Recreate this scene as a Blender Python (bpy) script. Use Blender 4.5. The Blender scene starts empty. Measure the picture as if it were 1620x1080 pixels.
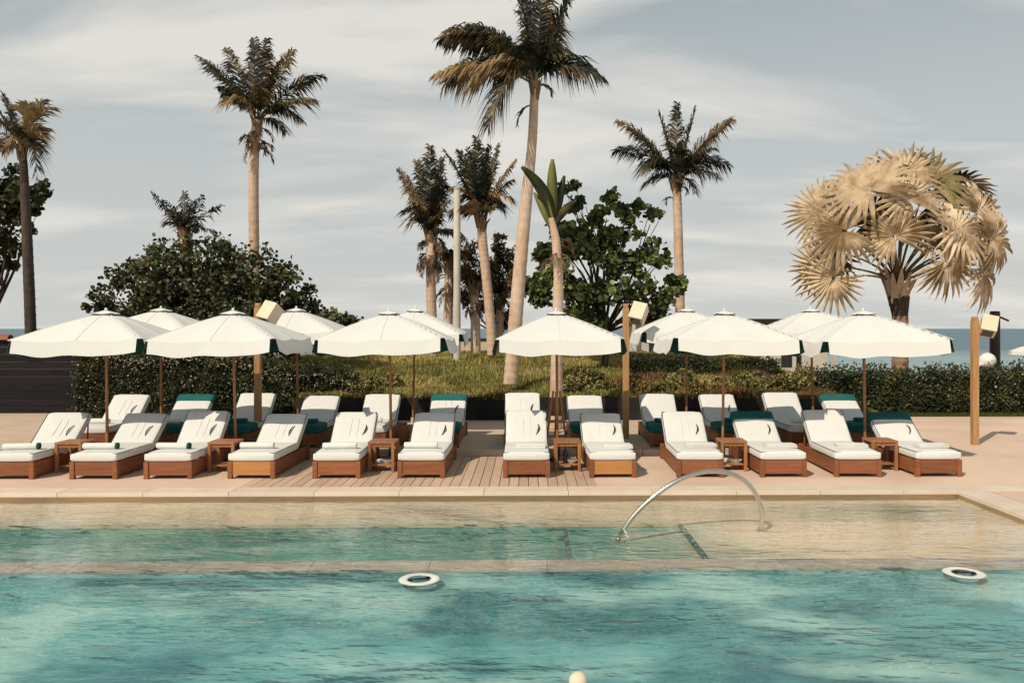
import bpy, bmesh, math, random
from math import radians as R, sin, cos, pi, sqrt
from mathutils import Vector as V, Matrix, noise as mn

# ------------------------------------------------------------------ camera, sky, sun, exposure
scn = bpy.context.scene
COL = scn.collection
F, CX, HY, CAMZ, YAW = 1290.0, 855.0, 519.0, 2.33, R(0.9)
cam = bpy.data.cameras.new('camera'); camo = bpy.data.objects.new('camera', cam); COL.objects.link(camo)
camo.location = (0, 0, CAMZ); camo.rotation_euler = (R(90), 0, -YAW)
cam.sensor_width = 36; cam.lens = 36 * F / 1620
cam.shift_x = -(CX - 810) / 1620; cam.shift_y = -(540 - HY) / 1620
cam.clip_end = 20000; cam.clip_start = 0.05
scn.camera = camo

SUN_EL = R(45); SUN_DIR = V((-.62, -.78, 0)).normalized()      # towards the sun, on the ground plane
sun_vec = V((SUN_DIR.x * cos(SUN_EL), SUN_DIR.y * cos(SUN_EL), sin(SUN_EL)))
sl = bpy.data.lights.new('sun', 'SUN'); so = bpy.data.objects.new('sun', sl); COL.objects.link(so)
sl.energy = 3.9; sl.angle = R(.5); sl.color = (1, .875, .71)
so.rotation_euler = sun_vec.to_track_quat('Z', 'Y').to_euler(); so.location = (-20, -25, 40)

world = bpy.data.worlds.new('World'); scn.world = world; world.use_nodes = True
wn = world.node_tree; wn.nodes.clear()
def N(nt, t, **kw):
    n = nt.nodes.new(t)
    for k, v in kw.items():
        if k.startswith('i_'): n.inputs[k[2:].replace('_', ' ')].default_value = v
        else: setattr(n, k, v)
    return n
def sky_world():
    L = wn.links.new
    out = N(wn, 'ShaderNodeOutputWorld'); bg = N(wn, 'ShaderNodeBackground'); bg.inputs['Strength'].default_value = .1
    sky = N(wn, 'ShaderNodeTexSky'); sky.sky_type = 'NISHITA'; sky.sun_disc = False
    sky.sun_elevation = SUN_EL; sky.sun_rotation = math.atan2(SUN_DIR.x, SUN_DIR.y)
    sky.air_density = 1.0; sky.dust_density = 3.5; sky.ozone_density = 1.5
    tc = N(wn, 'ShaderNodeTexCoord'); sep = N(wn, 'ShaderNodeSeparateXYZ'); L(tc.outputs['Generated'], sep.inputs[0])
    add = N(wn, 'ShaderNodeMath', operation='ADD'); add.inputs[1].default_value = .22
    mx = N(wn, 'ShaderNodeMath', operation='MAXIMUM'); mx.inputs[1].default_value = 0.0
    L(sep.outputs['Z'], mx.inputs[0]); L(mx.outputs[0], add.inputs[0])
    dv = N(wn, 'ShaderNodeVectorMath', operation='DIVIDE'); cb = N(wn, 'ShaderNodeCombineXYZ')
    for i in range(3): L(add.outputs[0], cb.inputs[i])
    L(tc.outputs['Generated'], dv.inputs[0]); L(cb.outputs[0], dv.inputs[1])
    mp = N(wn, 'ShaderNodeMapping'); mp.inputs['Location'].default_value = (3.7, 1.2, 0); mp.inputs['Scale'].default_value = (.62, 1.5, .3)
    L(dv.outputs[0], mp.inputs[0])
    nz = N(wn, 'ShaderNodeTexNoise'); nz.inputs['Scale'].default_value = 1.5; nz.inputs['Detail'].default_value = 7; nz.inputs['Roughness'].default_value = .52; nz.inputs['Distortion'].default_value = .35
    L(mp.outputs[0], nz.inputs['Vector'])
    rp = N(wn, 'ShaderNodeValToRGB'); rp.color_ramp.elements[0].position = .45; rp.color_ramp.elements[1].position = .66
    L(nz.outputs[0], rp.inputs[0])
    # hazy veil over the clear sky
    m1 = N(wn, 'ShaderNodeMix', data_type='RGBA'); m1.inputs[0].default_value = .80
    L(sky.outputs[0], m1.inputs[6]); m1.inputs[7].default_value = (4.95, 5.45, 5.4, 1)
    # the veil thins towards the zenith
    zr = N(wn, 'ShaderNodeMapRange'); zr.inputs[1].default_value = .22; zr.inputs[2].default_value = 1.0; zr.inputs[3].default_value = 0; zr.inputs[4].default_value = .92
    L(mx.outputs[0], zr.inputs[0])
    m0 = N(wn, 'ShaderNodeMix', data_type='RGBA'); L(zr.outputs[0], m0.inputs[0]); L(m1.outputs[2], m0.inputs[6]); m0.inputs[7].default_value = (1.6, 2.25, 2.6, 1)
    # warmer, paler air low down
    hr = N(wn, 'ShaderNodeMapRange'); hr.inputs[1].default_value = .0; hr.inputs[2].default_value = .38; hr.inputs[3].default_value = .75; hr.inputs[4].default_value = 0
    L(mx.outputs[0], hr.inputs[0])
    m2 = N(wn, 'ShaderNodeMix', data_type='RGBA'); L(hr.outputs[0], m2.inputs[0]); L(m0.outputs[2], m2.inputs[6]); m2.inputs[7].default_value = (6.7, 6.7, 6.45, 1)
    cf = N(wn, 'ShaderNodeMath', operation='MULTIPLY'); cf.inputs[1].default_value = .9; L(rp.outputs[0], cf.inputs[0])
    m3 = N(wn, 'ShaderNodeMix', data_type='RGBA'); L(cf.outputs[0], m3.inputs[0]); L(m2.outputs[2], m3.inputs[6]); m3.inputs[7].default_value = (7.9, 7.6, 7.05, 1)
    L(m3.outputs[2], bg.inputs[0]); L(bg.outputs[0], out.inputs[0])
sky_world()
scn.view_settings.view_transform = 'Standard'; scn.view_settings.look = 'None'
scn.view_settings.exposure = 0; scn.view_settings.gamma = 1; scn.view_settings.use_curve_mapping = False
scn.render.engine = 'CYCLES'
scn.cycles.use_denoising = True
scn.cycles.max_bounces = 6; scn.cycles.transparent_max_bounces = 16

# ------------------------------------------------------------------ helpers
rnd = random.Random(7)
def P(px, py, d):                      # the point a pixel of the photograph shows at depth d
    l = (px - CX) / F * d
    return V((l * cos(YAW) + d * sin(YAW), -l * sin(YAW) + d * cos(YAW), CAMZ - (py - HY) * d / F))
def PY(px, y, z=0):                    # the point in that pixel column at distance y
    t = (px - CX) / F
    d = y / (cos(YAW) - t * sin(YAW))
    p = P(px, HY, d); p.z = z
    return p

def tag(o, label=None, cat=None, group=None, kind=None):
    if label: o['label'] = label
    if cat: o['category'] = cat
    if group: o['group'] = group
    if kind: o['kind'] = kind
    return o
def empty(name, loc, rz=0, **kw):
    o = bpy.data.objects.new(name, None); COL.objects.link(o); o.location = loc; o.rotation_euler = (0, 0, rz)
    o.empty_display_size = .2
    return tag(o, **kw)
def link(name, me, mat, parent=None, loc=None):
    o = bpy.data.objects.new(name, me); COL.objects.link(o)
    if mat is not None and not me.materials: me.materials.append(mat)
    if parent is not None: o.parent = parent
    if loc is not None: o.location = loc
    return o
def copy_tree(o, parent=None):
    c = o.copy(); COL.objects.link(c); c.parent = parent
    for ch in o.children: copy_tree(ch, c)
    return c

class B:
    """collects vertices and faces of one mesh"""
    def __init__(s): s.v = []; s.f = []
    def add(s, vs, fs):
        n = len(s.v); s.v += [tuple(p) for p in vs]; s.f += [tuple(i + n for i in f) for f in fs]
    def box(s, x0, x1, y0, y1, z0, z1, bev=0, mat=None):
        bm = bmesh.new(); bmesh.ops.create_cube(bm, size=1)
        for v in bm.verts:
            v.co = V((x0 + (v.co.x + .5) * (x1 - x0), y0 + (v.co.y + .5) * (y1 - y0), z0 + (v.co.z + .5) * (z1 - z0)))
        if bev: bmesh.ops.bevel(bm, geom=bm.edges[:] , offset=bev, segments=2, profile=.6, affect='EDGES')
        if mat is not None: bm.transform(mat)
        bm.verts.index_update()
        s.add([v.co[:] for v in bm.verts], [[v.index for v in f.verts] for f in bm.faces]); bm.free()
        return s
    def loft(s, rings, cap=True, closed=True):
        n = len(rings[0]); vs = [p for r in rings for p in r]; fs = []
        for i in range(len(rings) - 1):
            for j in range(n if closed else n - 1):
                k = (j + 1) % n
                fs.append((i * n + j, i * n + k, (i + 1) * n + k, (i + 1) * n + j))
        if cap and closed:
            fs.append(tuple(range(n - 1, -1, -1))); m = (len(rings) - 1) * n; fs.append(tuple(m + j for j in range(n)))
        s.add(vs, fs); return s
    def tube(s, pts, rad, n=8):
        pts = [V(p) for p in pts]; rings = []
        up = V((0, 0, 1))
        t0 = (pts[1] - pts[0]).normalized()
        a = t0.cross(up)
        if a.length < 1e-3: a = V((1, 0, 0))
        a.normalize()
        for i, p in enumerate(pts):
            t = (pts[min(i + 1, len(pts) - 1)] - pts[max(i - 1, 0)]).normalized()
            a = (a - t * a.dot(t)).normalized(); b = t.cross(a)
            r = rad[i] if isinstance(rad, (list, tuple)) else rad
            rings.append([p + (a * cos(2 * pi * j / n) + b * sin(2 * pi * j / n)) * r for j in range(n)])
        return s.loft(rings)
    def lathe(s, prof, n=24, c=(0, 0, 0), cap=True):
        rings = [[(c[0] + r * cos(2 * pi * j / n), c[1] + r * sin(2 * pi * j / n), c[2] + z) for j in range(n)] for r, z in prof]
        return s.loft(rings, cap)
    def mesh(s, name, smooth=False, auto=None):
        me = bpy.data.meshes.new(name); me.from_pydata(s.v, [], s.f); me.update()
        if smooth: me.polygons.foreach_set('use_smooth', [True] * len(me.polygons))
        if auto: 
            me.polygons.foreach_set('use_smooth', [True] * len(me.polygons)); me.set_sharp_from_angle(angle=R(auto))
        return me
    def build(s, name, mat, parent=None, smooth=False, auto=None, loc=None):
        return link(name, s.mesh(name, smooth, auto), mat, parent, loc)
def bx(*a, **k): return B().box(*a, **k)
def rotm(axis, ang, piv): return Matrix.Translation(piv) @ Matrix.Rotation(ang, 4, axis) @ Matrix.Translation(-V(piv))

# ------------------------------------------------------------------ materials
def material(name, col, col2=None, rough=.7, scale=5, stretch=(1, 1, 1), detail=5, contrast=(.35, .65), bump=0, bscale=None, bstretch=None, spec=.3,
             rand=0, trans=0, col3=None, scale3=1, metal=0, coords='Object', sheen=0):
    m = bpy.data.materials.new(name); m.use_nodes = True; nt = m.node_tree; L = nt.links.new
    bs = nt.nodes['Principled BSDF']; bs.inputs['Roughness'].default_value = rough; bs.inputs['Metallic'].default_value = metal
    bs.inputs['Specular IOR Level'].default_value = spec
    tc = N(nt, 'ShaderNodeTexCoord'); src = tc.outputs[coords]
    mp = N(nt, 'ShaderNodeMapping'); mp.inputs['Scale'].default_value = stretch; L(src, mp.inputs[0])
    oi = N(nt, 'ShaderNodeObjectInfo')
    va = N(nt, 'ShaderNodeVectorMath', operation='ADD'); L(mp.outputs[0], va.inputs[0])
    rv = N(nt, 'ShaderNodeMath', operation='MULTIPLY'); rv.inputs[1].default_value = 37.0; L(oi.outputs['Random'], rv.inputs[0])
    L(rv.outputs[0], va.inputs[1])
    c = None
    nz = N(nt, 'ShaderNodeTexNoise'); nz.inputs['Scale'].default_value = scale; nz.inputs['Detail'].default_value = detail; nz.inputs['Roughness'].default_value = .6
    L(va.outputs[0], nz.inputs['Vector'])
    rp = N(nt, 'ShaderNodeValToRGB'); rp.color_ramp.elements[0].position = contrast[0]; rp.color_ramp.elements[1].position = contrast[1]
    col2 = col2 or tuple(x * .82 for x in col)
    rp.color_ramp.elements[0].color = (*col, 1); rp.color_ramp.elements[1].color = (*col2, 1)
    L(nz.outputs[0], rp.inputs[0]); c = rp.outputs[0]
    if col3:
        n3 = N(nt, 'ShaderNodeTexNoise'); n3.inputs['Scale'].default_value = scale3; n3.inputs['Detail'].default_value = 3; L(va.outputs[0], n3.inputs['Vector'])
        r3 = N(nt, 'ShaderNodeValToRGB'); r3.color_ramp.elements[0].position = .48; r3.color_ramp.elements[1].position = .62; L(n3.outputs[0], r3.inputs[0])
        mm = N(nt, 'ShaderNodeMix', data_type='RGBA'); L(r3.outputs[0], mm.inputs[0]); L(c, mm.inputs[6]); mm.inputs[7].default_value = (*col3, 1); c = mm.outputs[2]
    if rand:
        hs = N(nt, 'ShaderNodeHueSaturation'); mr = N(nt, 'ShaderNodeMapRange'); mr.inputs[3].default_value = 1 - rand; mr.inputs[4].default_value = 1 + rand
        L(oi.outputs['Random'], mr.inputs[0]); L(mr.outputs[0], hs.inputs['Value']); L(c, hs.inputs['Color']); c = hs.outputs[0]
    L(c, bs.inputs['Base Color'])
    if sheen: bs.inputs['Sheen Weight'].default_value = sheen
    if bump:
        mb = N(nt, 'ShaderNodeMapping'); mb.inputs['Scale'].default_value = bstretch or stretch; L(src, mb.inputs[0])
        nb = N(nt, 'ShaderNodeTexNoise'); nb.inputs['Scale'].default_value = bscale or scale * 3; nb.inputs['Detail'].default_value = 4; L(mb.outputs[0], nb.inputs['Vector'])
        bp = N(nt, 'ShaderNodeBump'); bp.inputs['Strength'].default_value = bump; bp.inputs['Distance'].default_value = .02; L(nb.outputs[0], bp.inputs['Height']); L(bp.outputs[0], bs.inputs['Normal'])
    if trans:
        tr = N(nt, 'ShaderNodeBsdfTranslucent'); L(c, tr.inputs[0]); ms = N(nt, 'ShaderNodeMixShader'); ms.inputs[0].default_value = trans
        L(bs.outputs[0], ms.inputs[1]); L(tr.outputs[0], ms.inputs[2]); L(ms.outputs[0], nt.nodes['Material Output'].inputs[0])
    return m
MT = {}
MT['paving'] = material('sand_pink_paving', (.67, .50, .39), (.55, .40, .305), .75, .6, detail=8, contrast=(.3, .7), bump=.15, bscale=60, col3=(.66, .51, .39), scale3=.35)
MT['terrace'] = material('terrace_paving', (.60, .46, .35), (.50, .375, .28), .75, 1.2, detail=8, contrast=(.3, .7), bump=.15, bscale=50)
MT['board'] = material('deck_board', (.56, .41, .30), (.45, .315, .22), .7, 3, (14, .7, 1), contrast=(.3, .7), bump=.25, bscale=6, bstretch=(30, 1, 1), rand=.12)
MT['coping'] = material('coping_stone', (.68, .575, .47), (.58, .475, .375), .6, 2.5, detail=8, contrast=(.3, .75), bump=.12, bscale=40, rand=.05)
MT['riser'] = material('step_stone', (.52, .44, .38), (.42, .35, .30), .7, 3, bump=.1, rand=.05)
MT['teak'] = material('teak', (.29, .105, .042), (.175, .058, .024), .5, 2.2, (1, 1, 14), contrast=(.3, .72), bump=.15, bscale=5, bstretch=(2, 2, 30), rand=.18, spec=.4)
MT['teak_y'] = material('honey_teak', (.50, .24, .07), (.38, .16, .045), .5, 2.2, (1, 1, 14), contrast=(.3, .72), bump=.15, bscale=5, bstretch=(2, 2, 30), rand=.08, spec=.4)
MT['table'] = material('table_teak', (.38, .175, .075), (.27, .11, .045), .5, 2.2, (10, 1, 1), contrast=(.3, .72), bump=.15, rand=.12)
MT['pole'] = material('pole_wood', (.40, .20, .085), (.28, .12, .05), .5, 3, (8, 8, .6), contrast=(.3, .7), bump=.1, rand=.1)
MT['post'] = material('post_wood', (.46, .27, .12), (.34, .18, .075), .6, 3, (8, 8, .6), contrast=(.3, .7), bump=.15, rand=.06)
MT['fabric'] = material('white_cushion', (.70, .70, .675), (.64, .64, .62), .85, 2.5, contrast=(.3, .8), bump=.22, bscale=9, spec=.15, rand=.02, sheen=.1)
MT['towel'] = material('white_towel', (.80, .79, .75), (.72, .72, .68), .95, 8, bump=.5, bscale=120, spec=.05)
MT['teal'] = material('teal_shade', (.022, .135, .13), (.015, .10, .10), .85, 4, bump=.3, bscale=60, spec=.1)  # teal of the umbrella shade on white cushions, given as a colour
MT['shaded_towel'] = material('shaded_towel', (.03, .16, .165), (.02, .12, .125), .95, 6, bump=.5, bscale=120, spec=.05)  # shade on white towels, painted as a teal cloth colour
MT['piping'] = material('green_piping', (.02, .06, .05), None, .7, 4)
MT['strap'] = material('black_strap', (.012, .013, .013), None, .6, 6)
MT['canopy'] = material('canopy_cloth', (.675, .68, .65), (.625, .63, .605), .85, 1.2, contrast=(.3, .8), bump=.25, bscale=4.5, spec=.1, trans=.0)
MT['shade_lining'] = material('shade_green_cloth', (.02, .085, .065), (.015, .065, .05), .85, 3, spec=.1)  # dark green underside, also painting the canopies' teal shade; towel bands share it
MT['stone'] = material('cream_stone', (.60, .50, .39), (.50, .41, .31), .8, 6, bump=.2)
MT['lampbox'] = material('lamp_box', (.74, .60, .44), (.66, .53, .38), .5, 3, bump=.05)
MT['dark_metal'] = material('dark_metal', (.05, .032, .03), (.035, .024, .022), .5, 4, spec=.4)
MT['steel'] = material('polished_steel', (.72, .68, .60), (.62, .57, .48), .18, 3, metal=1)
MT['charcoal'] = material('charcoal_board', (.017, .015, .018), (.011, .010, .012), .8, 3, (.6, 6, 12), bump=.2, rand=.2, spec=.15)
MT['darkwall'] = material('dark_retaining_wall', (.030, .026, .028), (.018, .016, .019), .85, 4, bump=.3, rand=.2, spec=.15)
MT['clay'] = material('terracotta', (.36, .15, .09), (.27, .10, .06), .8, 6, bump=.2, rand=.1)
MT['trunk'] = material('palm_trunk', (.62, .44, .31), (.44, .30, .205), .85, 3, (3, 3, 1), contrast=(.35, .7), bump=.5, bscale=5, bstretch=(2, 2, 16), col3=(.60, .47, .37), scale3=.7)
MT['trunk_dk'] = material('dark_trunk', (.085, .062, .05), (.05, .036, .03), .9, 3, (3, 3, 1), bump=.5, bscale=5, bstretch=(2, 2, 16))
MT['trunk_fan'] = material('fan_trunk', (.33, .215, .14), (.22, .14, .09), .9, 4, (3, 3, 3), bump=.6, bscale=14, bstretch=(2, 2, 4))
MT['boot'] = material('palm_boot', (.30, .19, .10), (.14, .08, .045), .9, 4, (3, 3, 1), bump=.5, bscale=8)
MT['fr_dark'] = material('dark_frond', (.030, .031, .017), (.013, .015, .010), .5, 2.5, contrast=(.35, .6), col3=(.13, .088, .036), scale3=1.3, spec=.3, trans=.15)  # straw noise spots paint sunlit parts onto the near-black leaflets
MT['fr_mid'] = material('green_frond', (.050, .056, .020), (.030, .033, .015), .55, 2.5, contrast=(.35, .6), col3=(.22, .15, .06), scale3=1.6, spec=.3, trans=.15)  # noise spots again put sunlit straw into the green
MT['fr_sunlit'] = material('sunlit_straw_frond', (.40, .27, .125), (.16, .10, .042), .6, 2.5, contrast=(.35, .6), col3=(.40, .28, .15), scale3=1.4, spec=.3, trans=.2)  # straw colour carries the golden sunlit highlights of whole fronds
MT['fr_dead'] = material('dead_frond', (.115, .068, .034), (.05, .03, .018), .8, 3, col3=(.20, .125, .065), scale3=2, trans=.1)
MT['fan'] = material('fan_leaf', (.68, .54, .37), (.42, .30, .18), .5, 3.5, contrast=(.4, .68), col3=(.26, .175, .09), scale3=1.1, spec=.35, trans=.12)
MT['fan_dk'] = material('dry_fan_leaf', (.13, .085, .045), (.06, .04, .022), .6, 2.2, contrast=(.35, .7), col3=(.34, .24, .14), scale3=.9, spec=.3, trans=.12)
MT['fan_gn'] = material('green_fan_leaf', (.33, .29, .13), (.20, .18, .07), .5, 3.5, contrast=(.35, .65), col3=(.46, .35, .21), scale3=1.1, spec=.35, trans=.15)
MT['petiole'] = material('petiole', (.24, .17, .09), (.12, .08, .04), .7, 3)
MT['spear'] = material('spear_leaf', (.20, .20, .05), (.12, .13, .035), .5, 2, contrast=(.3, .7), trans=.2)
MT['leaf_dk'] = material('dark_leaf', (.038, .044, .016), (.018, .021, .010), .5, 1.2, contrast=(.4, .6), col3=(.10, .105, .036), scale3=2.0, spec=.35, trans=.15)
MT['leaf_br'] = material('bright_leaf', (.10, .15, .035), (.045, .07, .02), .45, 1.0, contrast=(.4, .6), col3=(.22, .25, .07), scale3=1.8, spec=.35, trans=.2)
MT['leaf_bn'] = material('brown_leaf', (.085, .05, .024), (.045, .026, .014), .7, 1.2, col3=(.10, .075, .03), scale3=2, trans=.15)
MT['leaf_hedge'] = material('hedge_leaf', (.030, .040, .015), (.014, .019, .009), .5, 1.6, contrast=(.4, .6), col3=(.085, .09, .03), scale3=2.5, spec=.35, trans=.12)
MT['flower'] = material('pale_flower', (.42, .38, .30), (.30, .27, .20), .8, 8)
MT['cover'] = material('ground_cover', (.36, .32, .10), (.19, .18, .055), .8, .8, detail=4, contrast=(.38, .62), col3=(.46, .36, .14), scale3=.45, trans=.15, spec=.1)
MT['cover_rd'] = material('russet_cover', (.27, .15, .075), (.15, .09, .045), .8, .9, contrast=(.38, .62), col3=(.12, .095, .03), scale3=.7, trans=.15, spec=.1)
MT['lawn'] = material('lawn', (.07, .08, .02), (.045, .055, .015), .9, 3, trans=.1, spec=.1)
MT['soil'] = material('soil', (.20, .17, .07), (.13, .11, .05), .95, 2, bump=.4)
MT['sand'] = material('beach_sand', (.46, .37, .27), (.40, .31, .22), .95, .4, bump=.2, bscale=3)
MT['bark'] = material('bark', (.07, .05, .035), (.04, .028, .02), .9, 4, bump=.5)
MT['cream_wall'] = material('cream_render', (.58, .53, .46), (.50, .45, .38), .85, 2, bump=.1)
MT['roof_dk'] = material('dark_fascia', (.03, .02, .02), None, .7, 3)
MT['glass_dk'] = material('dark_window', (.03, .03, .03), None, .15, 3, spec=.5)
MT['grout'] = material('grout', (.30, .23, .18), None, .9, 8)
MT['ledge'] = material('pool_ledge', (.76, .61, .46), (.60, .48, .36), .7, .9, (.6, 1.4, 1), detail=8, contrast=(.3, .7), col3=(.58, .48, .35), scale3=.7, bump=.1)
MT['pool_g'] = material('pool_tile_green', (.18, .38, .33), (.10, .25, .21), .6, .8, (.6, 1.4, 1), detail=8, contrast=(.3, .7), col3=(.36, .48, .43), scale3=.9)
MT['pool_b'] = material('pool_tile_reflection', (.15, .385, .395), (.03, .16, .18), .6, 1.5, (.5, 1.0, 1.8), detail=6, contrast=(.40, .62), col3=(.36, .56, .54), scale3=1.35)  # dark blotches in the tile colour imitate tree reflections on the water
MT['pool_mid'] = material('pool_tile_sand_green', (.44, .47, .36), (.30, .37, .29), .6, .8, (.6, 1.4, 1), detail=8, contrast=(.3, .7), col3=(.30, .42, .36), scale3=.9)
def shelf_material():
    m = bpy.data.materials.new('shelf_blend'); m.use_nodes = True; nt = m.node_tree; L = nt.links.new; bs = nt.nodes['Principled BSDF']; bs.inputs['Roughness'].default_value = .7
    tc = N(nt, 'ShaderNodeTexCoord'); sp = N(nt, 'ShaderNodeSeparateXYZ'); L(tc.outputs['Object'], sp.inputs[0])
    nz = N(nt, 'ShaderNodeTexNoise'); nz.inputs['Scale'].default_value = 1.3; nz.inputs['Detail'].default_value = 7; L(tc.outputs['Object'], nz.inputs['Vector'])
    q = N(nt, 'ShaderNodeMath', operation='MULTIPLY_ADD'); q.inputs[1].default_value = 2.4; L(nz.outputs[0], q.inputs[0]); L(sp.outputs['X'], q.inputs[2])
    rp = N(nt, 'ShaderNodeValToRGB'); cr = rp.color_ramp; cr.elements[0].position = .30; cr.elements[1].position = .66
    cr.elements[0].color = (.19, .37, .32, 1); cr.elements[1].color = (.74, .59, .45, 1); e = cr.elements.new(.48); e.color = (.46, .47, .36, 1)
    mr = N(nt, 'ShaderNodeMapRange'); mr.inputs[1].default_value = 0; mr.inputs[2].default_value = 6; L(q.outputs[0], mr.inputs[0]); L(mr.outputs[0], rp.inputs[0]); L(rp.outputs[0], bs.inputs['Base Color'])
    return m
MT['shelf'] = shelf_material()
MT['mosaic'] = material('nosing_mosaic', (.03, .07, .06), (.22, .30, .26), .5, 9, contrast=(.42, .58), detail=3)
MT['white'] = material('white_plastic', (.78, .77, .72), None, .4, 4)
MT['black'] = material('black_plastic', (.012, .012, .012), None, .4, 4)
MT['bottle'] = material('bottle_glass', (.012, .016, .022), None, .12, 4, spec=.5)

def water_material():
    m = bpy.data.materials.new('pool_water'); m.use_nodes = True; nt = m.node_tree; nt.nodes.clear(); L = nt.links.new
    out = N(nt, 'ShaderNodeOutputMaterial'); tc = N(nt, 'ShaderNodeTexCoord')
    def layer(sc, st, dist=.5, det=2):
        mp = N(nt, 'ShaderNodeMapping'); mp.inputs['Scale'].default_value = st; L(tc.outputs['Object'], mp.inputs[0])
        n = N(nt, 'ShaderNodeTexNoise'); n.inputs['Scale'].default_value = sc; n.inputs['Detail'].default_value = det; n.inputs['Distortion'].default_value = dist
        L(mp.outputs[0], n.inputs['Vector']); return n.outputs[0]
    a = layer(.6, (.6, 1.0, 1), .2, 0); b = layer(3.2, (.35, 1, 1), .3, 2); c = layer(13, (.35, 1, 1), .2, 2)
    def mul(x, k):
        q = N(nt, 'ShaderNodeMath', operation='MULTIPLY'); q.inputs[1].default_value = k; L(x, q.inputs[0]); return q.outputs[0]
    def sm(x, y):
        q = N(nt, 'ShaderNodeMath', operation='ADD'); L(x, q.inputs[0]); L(y, q.inputs[1]); return q.outputs[0]
    h = sm(sm(mul(a, .13), mul(b, .025)), mul(c, .0105))
    bp = N(nt, 'ShaderNodeBump'); bp.inputs['Strength'].default_value = .8; bp.inputs['Distance'].default_value = 1.0; L(h, bp.inputs['Height'])
    fr = N(nt, 'ShaderNodeFresnel'); fr.inputs['IOR'].default_value = 1.33; L(bp.outputs[0], fr.inputs['Normal'])
    gl = N(nt, 'ShaderNodeBsdfGlossy'); gl.inputs['Roughness'].default_value = .03; gl.inputs[0].default_value = (1, 1, 1, 1); L(bp.outputs[0], gl.inputs['Normal'])
    tr0 = N(nt, 'ShaderNodeBsdfTransparent'); tr0.inputs[0].default_value = (.93, .97, .96, 1)
    df = N(nt, 'ShaderNodeBsdfDiffuse'); df.inputs[0].default_value = (.30, .50, .50, 1); L(bp.outputs[0], df.inputs['Normal'])   # thin teal veil added to soften shadows seen through the water
    tr = N(nt, 'ShaderNodeMixShader'); tr.inputs[0].default_value = .05; L(tr0.outputs[0], tr.inputs[1]); L(df.outputs[0], tr.inputs[2])
    mx = N(nt, 'ShaderNodeMixShader'); L(fr.outputs[0], mx.inputs[0]); L(tr.outputs[0], mx.inputs[1]); L(gl.outputs[0], mx.inputs[2]); L(mx.outputs[0], out.inputs[0])
    return m
MT['water'] = water_material()
def sea_material():
    m = bpy.data.materials.new('sea_water'); m.use_nodes = True; nt = m.node_tree; L = nt.links.new; bs = nt.nodes['Principled BSDF']
    tc = N(nt, 'ShaderNodeTexCoord'); sp = N(nt, 'ShaderNodeSeparateXYZ'); L(tc.outputs['Object'], sp.inputs[0])
    mr = N(nt, 'ShaderNodeMapRange'); mr.inputs[1].default_value = 70; mr.inputs[2].default_value = 230; L(sp.outputs['Y'], mr.inputs[0])
    mp = N(nt, 'ShaderNodeMapping'); mp.inputs['Scale'].default_value = (.004, .03, 1); L(tc.outputs['Object'], mp.inputs[0])
    nz = N(nt, 'ShaderNodeTexNoise'); nz.inputs['Scale'].default_value = 1; nz.inputs['Detail'].default_value = 6; L(mp.outputs[0], nz.inputs['Vector'])
    ad = N(nt, 'ShaderNodeMath', operation='MULTIPLY_ADD'); ad.inputs[1].default_value = .9; L(nz.outputs[0], ad.inputs[0])
    sb = N(nt, 'ShaderNodeMath', operation='SUBTRACT'); sb.inputs[1].default_value = .45; L(mr.outputs[0], sb.inputs[0]); L(sb.outputs[0], ad.inputs[2])
    rp = N(nt, 'ShaderNodeValToRGB'); rp.color_ramp.elements[0].position = .02; rp.color_ramp.elements[1].position = .75
    rp.color_ramp.elements[0].color = (.27, .37, .37, 1); rp.color_ramp.elements[1].color = (.05, .12, .16, 1)
    L(ad.outputs[0], rp.inputs[0]); L(rp.outputs[0], bs.inputs['Base Color']); bs.inputs['Roughness'].default_value = .35; bs.inputs['Specular IOR Level'].default_value = .25
    mb = N(nt, 'ShaderNodeMapping'); mb.inputs['Scale'].default_value = (.15, .5, 1); L(tc.outputs['Object'], mb.inputs[0])
    nb = N(nt, 'ShaderNodeTexNoise'); nb.inputs['Scale'].default_value = 1; nb.inputs['Detail'].default_value = 5; L(mb.outputs[0], nb.inputs['Vector'])
    bp = N(nt, 'ShaderNodeBump'); bp.inputs['Strength'].default_value = .8; bp.inputs['Distance'].default_value = .5; L(nb.outputs[0], bp.inputs['Height']); L(bp.outputs[0], bs.inputs['Normal'])
    return m
MT['sea'] = sea_material()

# ------------------------------------------------------------------ the setting
def smooth(a, b, x):
    t = min(1, max(0, (x - a) / (b - a))); return t * t * (3 - 2 * t)
WALL_Y = 19.6
def mound_z(x, y):
    rise = .66 + .74 * smooth(WALL_Y, 26, y) + .10 * mn.noise(V((x * .35, y * .35, 3))) + .03 * mn.noise(V((x * 1.7, y * 1.7, 1)))
    side = 1 - smooth(6.8, 9.5, x)
    z = rise * side - .02 * (1 - side)
    lf = (1 - smooth(-5.9, -5.4, x)) * (1 - smooth(21.4, 21.9, y)); z -= (z + .3) * lf
    return z - (z + 3.2) * smooth(29, 62, y)

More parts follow.
